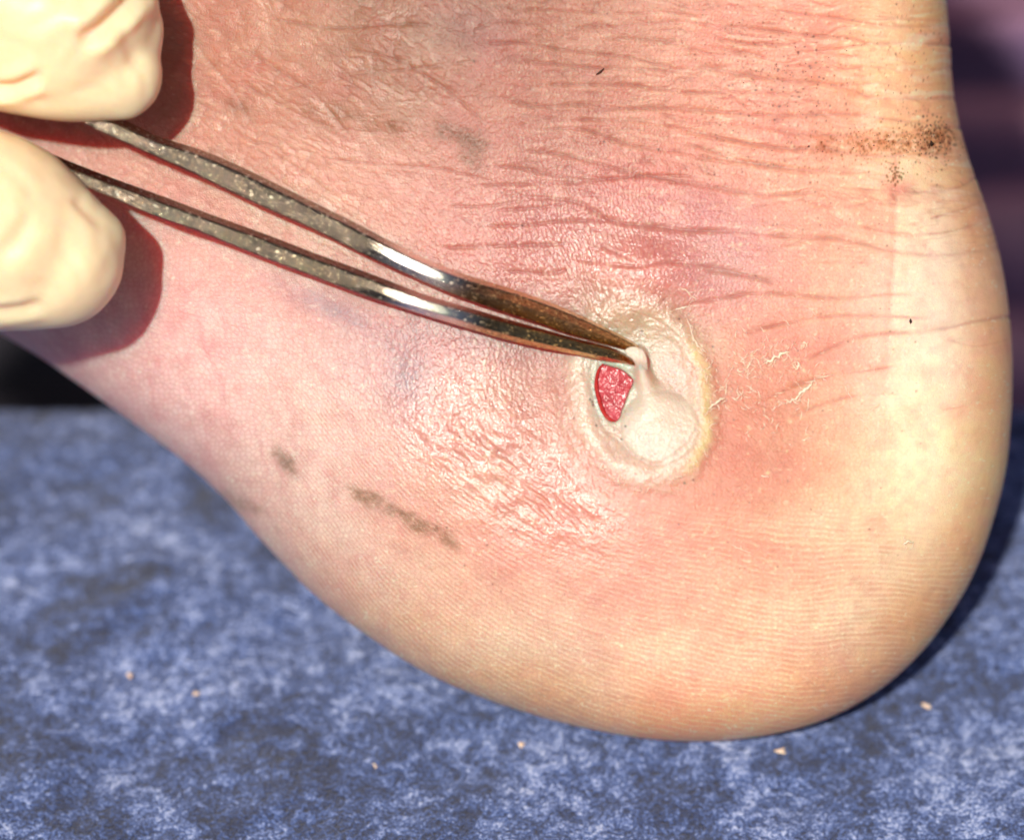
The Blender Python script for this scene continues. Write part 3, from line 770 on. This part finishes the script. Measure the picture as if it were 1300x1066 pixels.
def foot():
    root = empty('bare_foot', P(900, 940, -2.2))
    tag(root, 'bare heel with a torn white blister, resting on blue suede', 'foot')
    NA, NR = 2300, 470
    a = np.linspace(-math.pi, math.pi, NA, endpoint=False)
    # more samples where the rim is in view
    q = np.linspace(0, 1, NR + 1)[1:]
    R = rim(a)
    # distance to the edge of the traced window along each spoke
    ca, sa = np.cos(a), np.sin(a)
    rin = np.minimum(np.where(ca > 0, (1330 - CX) / np.maximum(ca, 1e-6), (CX + 25) / np.maximum(-ca, 1e-6)),
                     np.where(sa > 0, (1085 - CY) / np.maximum(sa, 1e-6), (CY + 25) / np.maximum(-sa, 1e-6)))
    RR = np.minimum(R, rin)
    Q, A = np.meshgrid(q, a, indexing='ij')
    piece = np.where(Q < .92, Q / .92 * RR, RR + (Q - .92) / .08 * (R - RR))
    m_ = np.clip((R - RR) / R * 6, 0, 1)[None, :]
    rad = (1 - (1 - Q) ** 1.15) * R * (1 - m_) + piece * m_
    S = rad / R[None, :]
    px = CX + np.cos(A) * rad; py = CY + np.sin(A) * rad
    w = T * (np.sqrt(np.maximum(1 - S ** 6.5, 0)) - 1) + form(px, py)
    inside = sstep(RX0, RX0 + 60, px) * sstep(RX1, RX1 - 30, px) * sstep(RY0, RY0 + 50, py)
    h = sample(relief, px, py) * inside
    w = w + h * (1 - 0.55 * S ** 8)
    # creases notch the outline as well
    k = 1 + (np.clip(h, -0.05, 0.02) * 0.09) * S ** 8 * 6 / 5
    px2 = CX + (px - CX) * k; py2 = CY + (py - CY) * k
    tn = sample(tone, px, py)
    glo = sample(gloss, px, py)
    verts = [P(px2, py2, w).reshape(-1, 3)]
    tns = [tn.reshape(-1, 3)]; gls = [glo.ravel()]
    c = P(np.array([CX]), np.array([CY]), form(np.array([CX]), np.array([CY])))
    # far side
    NB = 16
    wr = w[-1]; prx = px2[-1]; pry = py2[-1]
    bk = []
    for i in range(1, NB + 1):
        t = i / (NB + 1) * math.pi / 2
        sc = math.cos(t) ** 0.8
        bk.append((CX + (prx - CX) * sc, CY + (pry - CY) * sc, wr * sc + (-T - 0.6) * (1 - sc) - 1.9 * math.sin(t)))
    for q in bk:
        verts.append(P(*q)); tns.append(tn[-1]); gls.append(np.full(NA, .3))
    c2 = P(np.array([CX]), np.array([CY]), np.array([-T - 2.5]))
    allv = np.concatenate(verts + [c, c2])
    nrow = NR + NB
    f = grid_faces(nrow, NA, wrap=True)
    f = f[:, ::-1]
    nv = nrow * NA
    j = np.arange(NA); j2 = (j + 1) % NA
    f0 = np.stack([np.full(NA, nv), j, j2, j2], -1)
    f1 = np.stack([np.full(NA, nv + 1), (nrow - 1) * NA + j2, (nrow - 1) * NA + j, (nrow - 1) * NA + j], -1)
    me = bpy.data.meshes.new('skin')
    quads = f; tris = np.concatenate([f0[:, [0, 2, 1]], f1[:, [0, 2, 1]]])[:, :3]
    allv = allv.astype(np.float32)
    me.vertices.add(len(allv)); me.vertices.foreach_set('co', allv.ravel())
    nl = quads.size + tris.size
    me.loops.add(nl); me.loops.foreach_set('vertex_index', np.concatenate([quads.ravel(), tris.ravel()]).astype(np.int32))
    ls = np.concatenate([np.arange(len(quads)) * 4, quads.size + np.arange(len(tris)) * 3]).astype(np.int32)
    me.polygons.add(len(ls)); me.polygons.foreach_set('loop_start', ls)
    me.update(calc_edges=True)
    me.polygons.foreach_set('use_smooth', np.ones(len(ls), dtype=bool))
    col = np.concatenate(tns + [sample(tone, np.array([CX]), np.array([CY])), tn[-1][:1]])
    cmp = np.concatenate([sample(tone_light_gain, px, py).reshape(-1, 3)] + [sample(tone_light_gain, px[-1], py[-1])] * NB + [np.ones((2, 3))])
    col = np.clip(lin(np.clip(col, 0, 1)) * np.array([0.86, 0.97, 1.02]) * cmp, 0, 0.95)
    rgba = np.ones((len(allv), 4), np.float32); rgba[:, :3] = col
    at = me.color_attributes.new('tone', 'FLOAT_COLOR', 'POINT'); at.data.foreach_set('color', rgba.ravel())
    gla = np.concatenate(gls + [np.array([.3, .3])]).astype(np.float32)
    g_ = me.attributes.new('gloss', 'FLOAT', 'POINT'); g_.data.foreach_set('value', gla)
    me.materials.append(M_skin)
    o = bpy.data.objects.new('skin', me); scene.collection.objects.link(o)
    o.parent = root; o.matrix_parent_inverse = root.matrix_world.inverted()
    print('FOOT min z cm', allv[:, 2].min() * 100, 'verts', len(allv))
    return root
foot_root = foot()

def skin_w(px, py):
    px = np.asarray(px, float); py = np.asarray(py, float)
    return base_w(px, py) + sample(relief, px, py)

def patch(name, pts, mat, parent, hfun, n=120, rings=26, thick=0.03, smooth_n=3):
    """closed sheet with an uneven outline lying on the skin; hfun(px,py,s) gives its top above the heel's frame"""
    p = catmull(pts, max(6, n // len(pts)))
    cx, cy = p.mean(0)
    s = np.linspace(0, 1, rings + 1)[1:]
    px = cx + (p[None, :, 0] - cx) * s[:, None]; py = cy + (p[None, :, 1] - cy) * s[:, None]
    S = np.broadcast_to(s[:, None], px.shape)
    w = hfun(px, py, S)
    top = P(px, py, w).reshape(-1, 3)
    lowr = P(px[-1], py[-1], w[-1] - thick)
    c = P(np.array([cx]), np.array([cy]), hfun(np.array([cx]), np.array([cy]), np.array([0.0])))
    cb = P(np.array([cx]), np.array([cy]), hfun(np.array([cx]), np.array([cy]), np.array([0.0])) - thick)
    vs = np.concatenate([top, lowr, c, cb]); m = p.shape[0]
    f = [tuple(q) for q in grid_faces(rings + 1, m, wrap=True)[:, ::-1]]
    nv = (rings + 1) * m
    f += [(nv, (j + 1) % m, j) for j in range(m)]
    f += [(nv + 1, rings * m + j, rings * m + (j + 1) % m) for j in range(m)]
    o = poly_mesh(name, vs, f, mat, parent)
    return o

# the raw wound, its torn edge, and the white flap pulled up by the tweezers
def wound_h(px, py, s):
    return base_w(px, py) - 0.034 + 0.006 * vnoise(px / 2.6, py / 2.6, 101) + 0.012 * vnoise(px / 8, py / 8, 102) + 0.008
patch('raw_wound', wound_pts, M_wound, foot_root, wound_h, n=200, rings=30, thick=0.02)

def tube_obj(name, pts, rad, mat, parent, seg=10, n=8, closed=False, ret=False):
    """pts (px,py,w), rad in cm"""
    q = catmull(pts, n, False); R = np.interp(np.linspace(0, 1, len(q)), np.linspace(0, 1, len(rad)), rad)
    w3 = P(q[:, 0], q[:, 1], q[:, 2]) ; vs = []
    for i in range(len(q)):
        d = w3[min(i + 1, len(q) - 1)] - w3[max(i - 1, 0)]; d /= np.linalg.norm(d) + 1e-12
        a = np.cross(d, W); a /= np.linalg.norm(a) + 1e-12; b = np.cross(d, a)
        for k in range(seg):
            t = 2 * math.pi * k / seg
            vs.append(w3[i] + (a * math.cos(t) + b * math.sin(t)) * R[i] * CM)
    f = [tuple(x) for x in grid_faces(len(q), seg, wrap=True)]
    f.append(tuple(range(seg))[::-1]); f.append(tuple(range((len(q) - 1) * seg, len(q) * seg)))
    if ret: return vs, f
    return poly_mesh(name, vs, f, mat, parent)

ed = [(766,462),(760,470),(757,484),(758,498),(762,512),(767,524),(774,532),(781,534)]
tube_obj('torn_edge', [(x, y, float(base_w(np.array([x * 1.0]), np.array([y * 1.0]))[0]) - 0.008) for x, y in ed], [0.006, 0.016, 0.022, 0.024, 0.024, 0.020, 0.006], M_edge, foot_root)

TIP = (814, 452)
flap_pts = [(797,441),(806,440),(815,443),(820,450),(822,460),(823,470),(820,478),(813,480),(808,474),(807,465),(803,457),(796,450),(793,445)]
def flap_h(px, py, s):
    return base_w(px, py) + 0.150 * sstep(484, 452, py) + 0.05 - 0.10 * sstep(456, 482, py) \
        + 0.030 * np.sqrt(np.clip(1 - s ** 2, 0, 1)) + 0.006 * vnoise(px / 3, py / 6, 104)
def sheet(name, pts, mat, parent, hfun, step=0.8, thick=0.02):
    p = catmull(pts, 10)
    xs = np.arange(p[:, 0].min() - 2, p[:, 0].max() + 2, step); ys = np.arange(p[:, 1].min() - 2, p[:, 1].max() + 2, step)
    X, Y = np.meshgrid(xs, ys)
    ins = np.zeros(X.shape, bool); dist = np.full(X.shape, 1e9)
    for i in range(len(p)):
        x1, y1 = p[i]; x2, y2 = p[(i + 1) % len(p)]
        if y1 != y2: ins ^= ((Y > y1) != (Y > y2)) & (X < (x2 - x1) * (Y - y1) / (y2 - y1) + x1)
        dx, dy = x2 - x1, y2 - y1; L = max(dx * dx + dy * dy, 1e-9)
        t = np.clip(((X - x1) * dx + (Y - y1) * dy) / L, 0, 1)
        dist = np.minimum(dist, np.hypot(X - x1 - t * dx, Y - y1 - t * dy))
    S = 1 - np.clip(dist / 11, 0, 1)
    w = hfun(X, Y, S)
    cell = ins[:-1, :-1] & ins[1:, :-1] & ins[:-1, 1:] & ins[1:, 1:]
    nx = X.shape[1]; idx = np.arange(X.size).reshape(X.shape)
    a, b, c, d = idx[:-1, :-1][cell], idx[:-1, 1:][cell], idx[1:, 1:][cell], idx[1:, :-1][cell]
    top = np.stack([a, d, c, b], -1); n = X.size; bot = np.stack([a, b, c, d], -1) + n
    side = []
    cp = np.pad(cell, 1)
    for (dy, dx, k1, k2) in ((-1, 0, (0, 0), (0, 1)), (1, 0, (1, 1), (1, 0)), (0, -1, (1, 0), (0, 0)), (0, 1, (0, 1), (1, 1))):
        e = cell & ~cp[1 + dy:cp.shape[0] - 1 + dy, 1 + dx:cp.shape[1] - 1 + dx]
        ii, jj = np.nonzero(e)
        v1 = idx[ii + k1[0], jj + k1[1]]; v2 = idx[ii + k2[0], jj + k2[1]]
        side.append(np.stack([v1, v2, v2 + n, v1 + n], -1))
    F = np.concatenate([top, bot] + side)
    vs = np.concatenate([P(X, Y, w).reshape(-1, 3), P(X, Y, w - thick).reshape(-1, 3)])
    used, inv = np.unique(F, return_inverse=True)
    return new_mesh(name, vs[used], inv.reshape(F.shape), mat, parent)
sheet('blister_flap', flap_pts, M_flap, foot_root, flap_h)

# dry curls of skin on the heel
def shred(pts, wd, whisk, parent):
    """a torn sliver of dry skin along pts with jagged edges and whiskers"""
    vs = []; fs = []
    def ribbon(line, w_, up):
        p = catmull(line, 5, False); n = len(p); base = len(vs)
        for i in range(n):
            t = i / (n - 1); d = p[min(i + 1, n - 1)] - p[max(i - 1, 0)]; d = d / (np.hypot(*d) + 1e-9)
            x, y = p[i] + np.array([-d[1], d[0]]) * random.uniform(-.25, .25) * w_
            z = float(skin_w(np.array([x]), np.array([y]))[0]) + 0.010 + up * math.sin(math.pi * t) + random.uniform(0, .008)
            prof = math.sin(math.pi * min(.96, max(.06, t))) ** .6
            l = w_ * .38 * prof * random.uniform(.35, 1.1); r_ = w_ * .38 * prof * random.uniform(.35, 1.1)
            for nx, dz in ((l, 0), (0, .010), (-r_, 0), (0, -.006)):
                vs.append(P(x - d[1] * nx, y + d[0] * nx, z + dz))
        for i in range(n - 1):
            for k in range(4):
                fs.append((base + i * 4 + k, base + i * 4 + (k + 1) % 4, base + (i + 1) * 4 + (k + 1) % 4, base + (i + 1) * 4 + k))
        fs.append((base + 3, base + 2, base + 1, base)); fs.append(tuple(base + (n - 1) * 4 + q for q in (0, 1, 2, 3)))
    ribbon(pts, wd, .02)
    q = catmull(pts, 6, False)
    for _ in range(whisk):
        a = q[random.randrange(len(q))]; an = random.uniform(0, 2 * math.pi); L = random.uniform(.7, 1.8) * wd + 4
        m = (a[0] + math.cos(an) * L * .5 + random.uniform(-2, 2), a[1] + math.sin(an) * L * .5 + random.uniform(-2, 2))
        ribbon([tuple(a), m, (a[0] + math.cos(an + .3) * L, a[1] + math.sin(an + .3) * L)], random.uniform(1.2, 2.2), .02)
    return poly_mesh('skin_flake', vs, fs, M_flake, parent)
shred([(971,461),(982,455),(992,450),(1002,445)], 8, 9, foot_root)
shred([(946,470),(951,463),(955,455)], 4, 3, foot_root)
shred([(998,512),(1012,504),(1022,494),(1030,487),(1036,480)], 7, 12, foot_root)
shred([(1036,480),(1046,478),(1058,475)], 3, 3, foot_root)
shred([(1026,504),(1027,512),(1024,522)], 3, 1, foot_root)
shred([(900,519),(910,511),(921,503)], 6, 3, foot_root)
shred([(921,503),(922,494),(922,484)], 3, 2, foot_root)
shred([(1011,470),(1014,464),(1012,458)], 5, 7, foot_root)
shred([(1018,436),(1022,434),(1025,441)], 4, 4, foot_root)
shred([(966,605),(973,604)], 4, 1, foot_root)
shred([(1018,559),(1024,558)], 4, 1, foot_root)
shred([(866,366),(873,370),(880,379)], 3, 3, foot_root)
shred([(856,393),(866,391),(876,390)], 4, 5, foot_root)
shred([(872,402),(884,436),(890,441)], 4, 6, foot_root)
shred([(1146,691),(1154,687),(1160,689)], 5, 3, foot_root)
shred([(930,692),(940,697),(956,703)], 2.5, 1, foot_root)
# loose fibres of skin round the blister, one mass
def fibres():
    vs = []; fs = []
    def one(x, y, a, L, r):
        m = 5; pts = []
        for i in range(m):
            pts.append((x, y, float(skin_w(np.array([x]), np.array([y]))[0]) + 0.006 + 0.018 * math.sin(math.pi * i / (m - 1))))
            a += random.uniform(-.6, .6); x += math.cos(a) * L / m; y += math.sin(a) * L / m
        v, f = tube_obj('', pts, [r * .5, r, r * .4], None, None, seg=4, n=2, ret=True)
        b = len(vs); vs.extend(v); fs.extend(tuple(i + b for i in q) for q in f)
    for _ in range(260):
        t = rng.random()
        if t < .55: x, y = 945 + rng.normal(0, 42), 478 + rng.normal(0, 32)
        elif t < .8:
            q = rng.uniform(0, 2 * math.pi); k = int((q / (2 * math.pi)) * len(rp)) % len(rp); x, y = rp[k] + rng.normal(0, 4, 2)
            if x < 800 and y < 470: continue
        else: x, y = rng.uniform(930, 1130), rng.uniform(370, 560)
        one(x, y, rng.uniform(-math.pi, math.pi), rng.uniform(5, 16), rng.uniform(.003, .0065))
    o = poly_mesh('loose_skin_fibre', vs, fs, M_flake, foot_root)
    o['kind'] = 'stuff'
fibres()
# grit standing on the skin
def grit():
    vs = []; fs = []
    def one(x, y, r):
        w_ = float(skin_w(np.array([x]), np.array([y]))[0]); b = len(vs)
        dirs = [(1, 0, 0), (-1, 0, 0), (0, 1, 0), (0, -1, 0), (0, 0, 1), (0, 0, -1)]
        for d in dirs:
            k = r * random.uniform(.6, 1.4)
            vs.append(P(x + d[0] * k * K, y + d[1] * k * K, w_ + d[2] * k * .8))
        for i in (0, 1):
            for j in (2, 3):
                for k in (4, 5):
                    fs.append((b + i, b + j, b + k) if (i + j + k) % 2 == 0 else (b + j, b + i, b + k))
    for _ in range(45): one(1190 + rng.normal(0, 13), 176 + rng.normal(0, 11), rng.uniform(.004, .010))
    for _ in range(110): one(1115 + rng.normal(0, 55), 184 + rng.normal(0, 10), rng.uniform(.003, .008))
    for _ in range(40): one(1000 + rng.normal(0, 50), 95 + rng.normal(0, 35), rng.uniform(.004, .008))
    one(1156, 408, .028); one(1182, 183, .03); one(1027, 186, .018)
    o = poly_mesh('grit', vs, fs, M_dirt, foot_root, smooth=False)
    o['kind'] = 'stuff'
grit()
ln = tube_obj('lint', [(757, 95, 0), (762, 92, 0), (767, 87, 0)], [.008, .014, .006], M_dirt, foot_root, seg=6)
for v_ in ln.data.vertices: pass
ln.location = Vector(W * (float(skin_w(np.array([762.]), np.array([92.]))[0]) + .01) * CM)

# ------------------------------------------------------------------ tweezers
tw_root = empty('tweezers', P(300, 260, 0.4))
tag(tw_root, 'scratched steel tweezers gripping the torn white skin of the blister', 'tweezers')
UP_T = [(-260,-30),(-120,25),(0,82),(80,118),(131,141),(150,148),(200,172),(247,186),(294,205),(341,228),(400,257),(447,280),(494,305),(541,328),(600,351),(632,360),(685,378),(720,392),(752,407),(792,427),(808,437),(817,446)]
UP_B = [(-260,8),(-120,63),(0,115),(60,138),(94,151),(150,178),(200,200),(247,221),(294,245),(341,267),(400,293),(447,317),(494,339),(541,360),(580,376),(632,394),(685,411),(720,424),(752,433),(779,440),(800,446),(815,449)]
LO_T = [(-260,62),(-120,113),(-30,152),(37,182),(75,199),(131,221),(200,246),(247,264),(294,281),(341,298),(400,321),(447,338),(494,356),(541,374),(600,391),(632,401),(685,416),(720,426),(752,434),(774,440),(792,448),(806,459)]
LO_B = [(-260,95),(-120,145),(-30,180),(30,204),(70,222),(103,236),(150,255),(200,276),(247,292),(294,311),(341,330),(400,352),(447,370),(494,386),(541,401),(600,419),(632,429),(685,442),(720,448),(752,455),(780,460),(805,462)]
def tw_w(x):
    s_ = np.linspace(-400, 900, 1301); sl_ = np.where(s_ > 560, -0.22, 0.03) + 0.20 * np.exp(-((s_ - 536) / 15) ** 2)
    sl_ = np.convolve(np.pad(sl_, 12, mode='edge'), np.ones(25) / 25, 'valid')
    q_ = np.cumsum(sl_) / K; q_ -= np.interp(815, s_, q_) - 0.14
    r = np.interp(x, s_, q_)
    return r
def arm(top, bot, roll, wo, rx, r0, r1):
    """a flat strip on edge: crisp chamfered section whose front face turns into a ridge near the tip"""
    ta = catmull(top, 10, False); tb = catmull(bot, 10, False)
    n = 300; xs = np.linspace(-255, min(top[-1][0], bot[-1][0]), n)
    ya = np.interp(xs, ta[:, 0], ta[:, 1]); yb = np.interp(xs, tb[:, 0], tb[:, 1])
    ker = np.ones(11) / 11
    sm = lambda y: np.where(xs < 740, np.convolve(np.pad(y, 5, mode='edge'), ker, 'valid'), y)
    ya, yb = sm(ya), sm(yb); slope = np.gradient((ya + yb) / 2, xs); cs = 1 / np.sqrt(1 + slope ** 2)
    rows = []; along = []
    acc = 0; prev = None; rl = math.radians(roll); cr, sr = math.cos(rl), math.sin(rl)
    for i in range(n):
        c = (xs[i], (ya[i] + yb[i]) / 2); hw = (yb[i] - ya[i]) / 2 * cs[i] / K
        w0 = float(tw_w(np.array(c[0]))) + wo
        dep = np.interp(c[0], [-260, 300, 560, 815], [0.15, 0.13, 0.115, 0.055])
        hx = max((hw - dep * sr) / cr, hw * .55)
        rz = dep * np.interp(c[0], [r0 - 20, r0 + 180, 800], [0.0, r1, r1])      # ridge height
        rx_ = np.interp(c[0], [540, 640], [0.0, rx])
        w0 -= dep * .6 + rz
        j = min(i + 1, n - 1); k = max(i - 1, 0)
        pc = P(c[0], c[1], w0)
        cj = (xs[j], (ya[j] + yb[j]) / 2); ck = (xs[k], (ya[k] + yb[k]) / 2)
        d = P(cj[0], cj[1], float(tw_w(np.array(cj[0])))) - P(ck[0], ck[1], float(tw_w(np.array(ck[0]))))
        d /= np.linalg.norm(d)
        e = np.cross(W, d); e /= np.linalg.norm(e)
        f = np.cross(d, e)
        if prev is not None: acc += np.linalg.norm(pc - prev) * 100
        prev = pc
        ch = 0.17 * min(hx, dep)
        sec = [(-hx + ch, dep), ((hx - ch) * rx_, dep + rz), (hx - ch, dep), (hx, dep - ch), (hx, -dep + ch), (hx - ch, -dep), (-hx + ch, -dep), (-hx, -dep + ch), (-hx, dep - ch)]
        rows.append([pc + (e * (x * cr - z * sr) + f * (x * sr + z * cr)) * CM for x, z in sec]); along.append(acc)
    m = len(rows[0]); vs = []; fs = []; uvs = []
    for q in range(m):
        q2 = (q + 1) % m; base = len(vs)
        for i in range(n):
            L = np.linalg.norm(rows[i][q] - rows[i][q2]) * 100
            vs += [rows[i][q], rows[i][q2]]; uvs += [(along[i], q * .7), (along[i], q * .7 + L)]
        for i in range(n - 1):
            k = base + i * 2; fs.append((k, k + 1, k + 3, k + 2))
    b0 = len(vs); vs += rows[0]; uvs += [(0, 0)] * m; fs.append(tuple(range(b0, b0 + m)))
    b0 = len(vs); vs += rows[-1]; uvs += [(along[-1], 0)] * m; fs.append(tuple(range(b0 + m - 1, b0 - 1, -1)))
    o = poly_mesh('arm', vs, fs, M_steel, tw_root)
    uvl = o.data.uv_layers.new(name='along')
    li = np.zeros(len(o.data.loops), dtype=np.int32); o.data.loops.foreach_get('vertex_index', li)
    uvl.data.foreach_set('uv', np.array(uvs, dtype=np.float32)[li].ravel())
    return o
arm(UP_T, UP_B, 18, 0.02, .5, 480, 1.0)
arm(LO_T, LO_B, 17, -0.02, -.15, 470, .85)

# ------------------------------------------------------------------ the gloved hand
def hand():
    root = empty('gloved_hand', P(-350, 200, 0))
    tag(root, 'cream latex gloved fingertips pinching the tweezers at the upper left', 'hand')
    bm = bmesh.new()
    def ball(px, py, w, r, sc=(1, 1, 1), rot=0):
        m = Matrix.Translation(Vector(P(px, py, w))) @ Matrix((U, V, W)).transposed().to_4x4() @ Matrix.Rotation(math.radians(rot), 4, 'Z') @ Matrix.Diagonal((r * sc[0] * CM, r * sc[1] * CM, r * sc[2] * CM, 1))
        bmesh.ops.create_icosphere(bm, subdivisions=3, radius=1, matrix=m)
    def chain(pts, n=12):
        q = catmull(pts, n, False)
        for p in q: ball(p[0], p[1], p[2], p[3])
    # index finger above, thumb below
    chain([(72, 22, .45, 1.08), (0, -20, .45, 1.14), (-120, -80, .45, 1.12), (-300, -140, .2, 1.2), (-520, -80, -.2, 1.35)])
    chain([(158, 100, .50, .42), (120, 92, .55, .52), (70, 82, .55, .60), (0, 62, .5, .66), (-80, 30, .5, .7)])
    chain([(165, 40, .4, .36), (150, 60, .4, .46)])
    chain([(162, 126, .55, .22), (150, 112, .55, .34)])
    chain([(62, 325, .5, .80), (30, 312, .5, .92), (-20, 292, .55, 1.08), (-90, 285, .5, 1.05), (-220, 275, .3, 1.1), (-420, 240, -.2, 1.3), (-600, 200, -.6, 1.6)])
    chain([(106, 310, .5, .46), (80, 320, .55, .6)])
    # palm and the three curled fingers, out of the picture
    for p in [(-660, 120, -.8, 2.1), (-800, 160, -.8, 2.5), (-930, 200, -.8, 2.6)]: ball(*p)
    for k, (dy, dw) in enumerate([(-230, 1.0), (-180, 2.6), (-110, 4.1)]):
        chain([(-780, 40 + dy * .3, dw * .5, 1.2), (-740, dy - 40, dw * .6, 1.05), (-640, dy - 100, dw * .8, 1.0), (-560, dy + 10, dw * .8, .95), (-640, dy + 90, dw * .7, .85)])
    me = bpy.data.meshes.new('glove'); bm.to_mesh(me); bm.free()
    o = bpy.data.objects.new('glove', me); scene.collection.objects.link(o)
    r = o.modifiers.new('r', 'REMESH'); r.mode = 'VOXEL'; r.voxel_size = 0.00055
    s = o.modifiers.new('s', 'SMOOTH'); s.iterations = 8; s.factor = 0.6
    bpy.context.view_layer.update()
    dg = bpy.context.evaluated_depsgraph_get()
    me2 = bpy.data.meshes.new_from_object(o.evaluated_get(dg))
    o.modifiers.clear(); o.data = me2; me2.name = 'glove'
    n = len(me2.vertices); co = np.zeros(n * 3, np.float32); me2.vertices.foreach_get('co', co); co = co.reshape(-1, 3).astype(float)
    no = np.zeros(n * 3, np.float32); me2.vertices.foreach_get('normal', no); no = no.reshape(-1, 3).astype(float)
    rel = co / CM - ORI
    u = rel @ U; v = rel @ V; w = rel @ W
    f = (D - w) / D / K; px = u / f + 650; py = -v / f + 533
    front = sstep(-.3, .3, no @ W)
    disp = np.zeros(n)
    def fold(pts, wd, dep, lip=.5):
        nonlocal disp
        p = catmull(pts, 8, False); best = np.full(n, 1e9); tt = np.zeros(n); side = np.zeros(n)
        for i in range(len(p) - 1):
            a = p[i]; d = p[i + 1] - a; L = d @ d
            t = np.clip(((px - a[0]) * d[0] + (py - a[1]) * d[1]) / L, 0, 1)
            qx = px - a[0] - t * d[0]; qy = py - a[1] - t * d[1]
            dd = np.hypot(qx, qy); m = dd < best
            best = np.where(m, dd, best); tt = np.where(m, (i + t) / (len(p) - 1), tt)
            side = np.where(m, np.sign(d[0] * qy - d[1] * qx), side)
        e = sstep(0, .25, tt) * sstep(1, .75, tt)
        disp += e * (-dep * np.exp(-(best / wd) ** 2) + dep * lip * np.exp(-((best - wd * 1.8) / wd) ** 2)) * front
    fold([(190, -30), (150, 15), (125, 38), (98, 56)], 11, .12)
    fold([(-40, 112), (10, 112), (35, 104), (55, 96)], 8, .09)
    fold([(-60, 10), (-10, 40), (30, 90)], 20, .03)
    fold([(60, -20), (90, 0), (120, -5)], 14, .03)
    fold([(-50, 402), (10, 396), (60, 388)], 7, .05)
    fold([(-10, 330), (20, 305), (45, 270)], 14, .04)
    fold([(30, 395), (70, 350), (95, 300)], 16, .025)
    fold([(95, 250), (110, 268), (135, 285)], 7, .03)
    fold([(140, 30), (165, 60), (170, 95)], 10, .02)
    for (x, y, an, L, wd, dp) in [(175, 20, 110, 60, 4, .016), (150, 95, 60, 50, 5, .018), (120, 118, 10, 60, 4, .014), (60, 20, 150, 70, 6, .02), (20, 60, 20, 80, 5, .016),
                                  (90, 70, 130, 50, 4, .014), (180, 110, 80, 40, 3.5, .014), (40, 130, 5, 70, 4, .014), (120, 300, 80, 60, 5, .014), (60, 370, 20, 80, 5, .018),
                                  (20, 230, 40, 70, 5, .018), (90, 340, 60, 60, 4, .014), (0, 260, 70, 60, 5, .016), (130, 340, 110, 50, 4, .014), (50, 300, 100, 60, 5, .012), (110, 262, 15, 50, 4, .018)]:
        c_, s_ = math.cos(math.radians(an)), math.sin(math.radians(an))
        fold([(x - c_ * L / 2, y - s_ * L / 2), (x + s_ * 5, y - c_ * 5), (x + c_ * L / 2, y + s_ * L / 2)], wd * 1.5, dp * .55, .6)
    disp += 0.03 * fbm(px / 70, py / 70, 201, 2) + 0.002 * fbm(px / 12, py / 12, 205, 3)
    co += no * (disp * CM)[:, None]
    me2.vertices.foreach_set('co', co.astype(np.float32).ravel())
    me2.polygons.foreach_set('use_smooth', np.ones(len(me2.polygons), dtype=bool))
    me2.materials.clear(); me2.materials.append(M_glove); me2.update()
    o.parent = root; o.matrix_parent_inverse = root.matrix_world.inverted()
    print('GLOVE verts', n)
hand()

# ------------------------------------------------------------------ crumbs lying on the couch
def couch_xy(px, py):
    """where the line of sight through a point meets the couch"""
    p0 = ORI + W * D; q = P(px, py, 0) / CM; d = q - p0
    t = (-0.02 - p0[2]) / d[2]
    return p0 + d * t
for px, py, r, lab in [
    (165, 857, .042, 'pale pink crumb furthest left on the blue suede'),
    (248, 880, .03, 'small round pink crumb right of the leftmost crumb on the blue suede'),
    (662, 945, .042, 'flat peach crumb on the suede just under the middle of the sole'),
    (990, 953, .042, 'curved peach crumb on the suede below the right half of the heel'),
    (1176, 896, .035, 'pinkish crumb on the suede right of the heel by its shadow'),
    (478, 972, .035, 'pale crumb on the suede left of the peach crumb under the sole'),
    (178, 766, .028, 'blurred whitish crumb on the suede higher up at the left')]:
    c = couch_xy(px, py)
    bm = bmesh.new(); bmesh.ops.create_icosphere(bm, subdivisions=3, radius=1)
    s = random.uniform(0, 6)
    for v_ in bm.verts:
        q = v_.co.copy(); k = 1 + .75 * float(vnoise(np.array(q.x * 1.7 + s), np.array(q.y * 1.7 + q.z), 301))
        v_.co = Vector((q.x * k * 1.4 + .3 * q.y * q.y, q.y * k * .8, q.z * k * .5)) * r * CM
    me = bpy.data.meshes.new('crumb'); bm.to_mesh(me); bm.free(); me.materials.append(M_crumb)
    me.polygons.foreach_set('use_smooth', np.ones(len(me.polygons), dtype=bool))
    o = bpy.data.objects.new('crumb', me); scene.collection.objects.link(o)
    o.location = Vector(c * CM); o.rotation_euler = (0, 0, s)
    tag(o, lab, 'crumb', 'crumbs of dry skin on the couch')
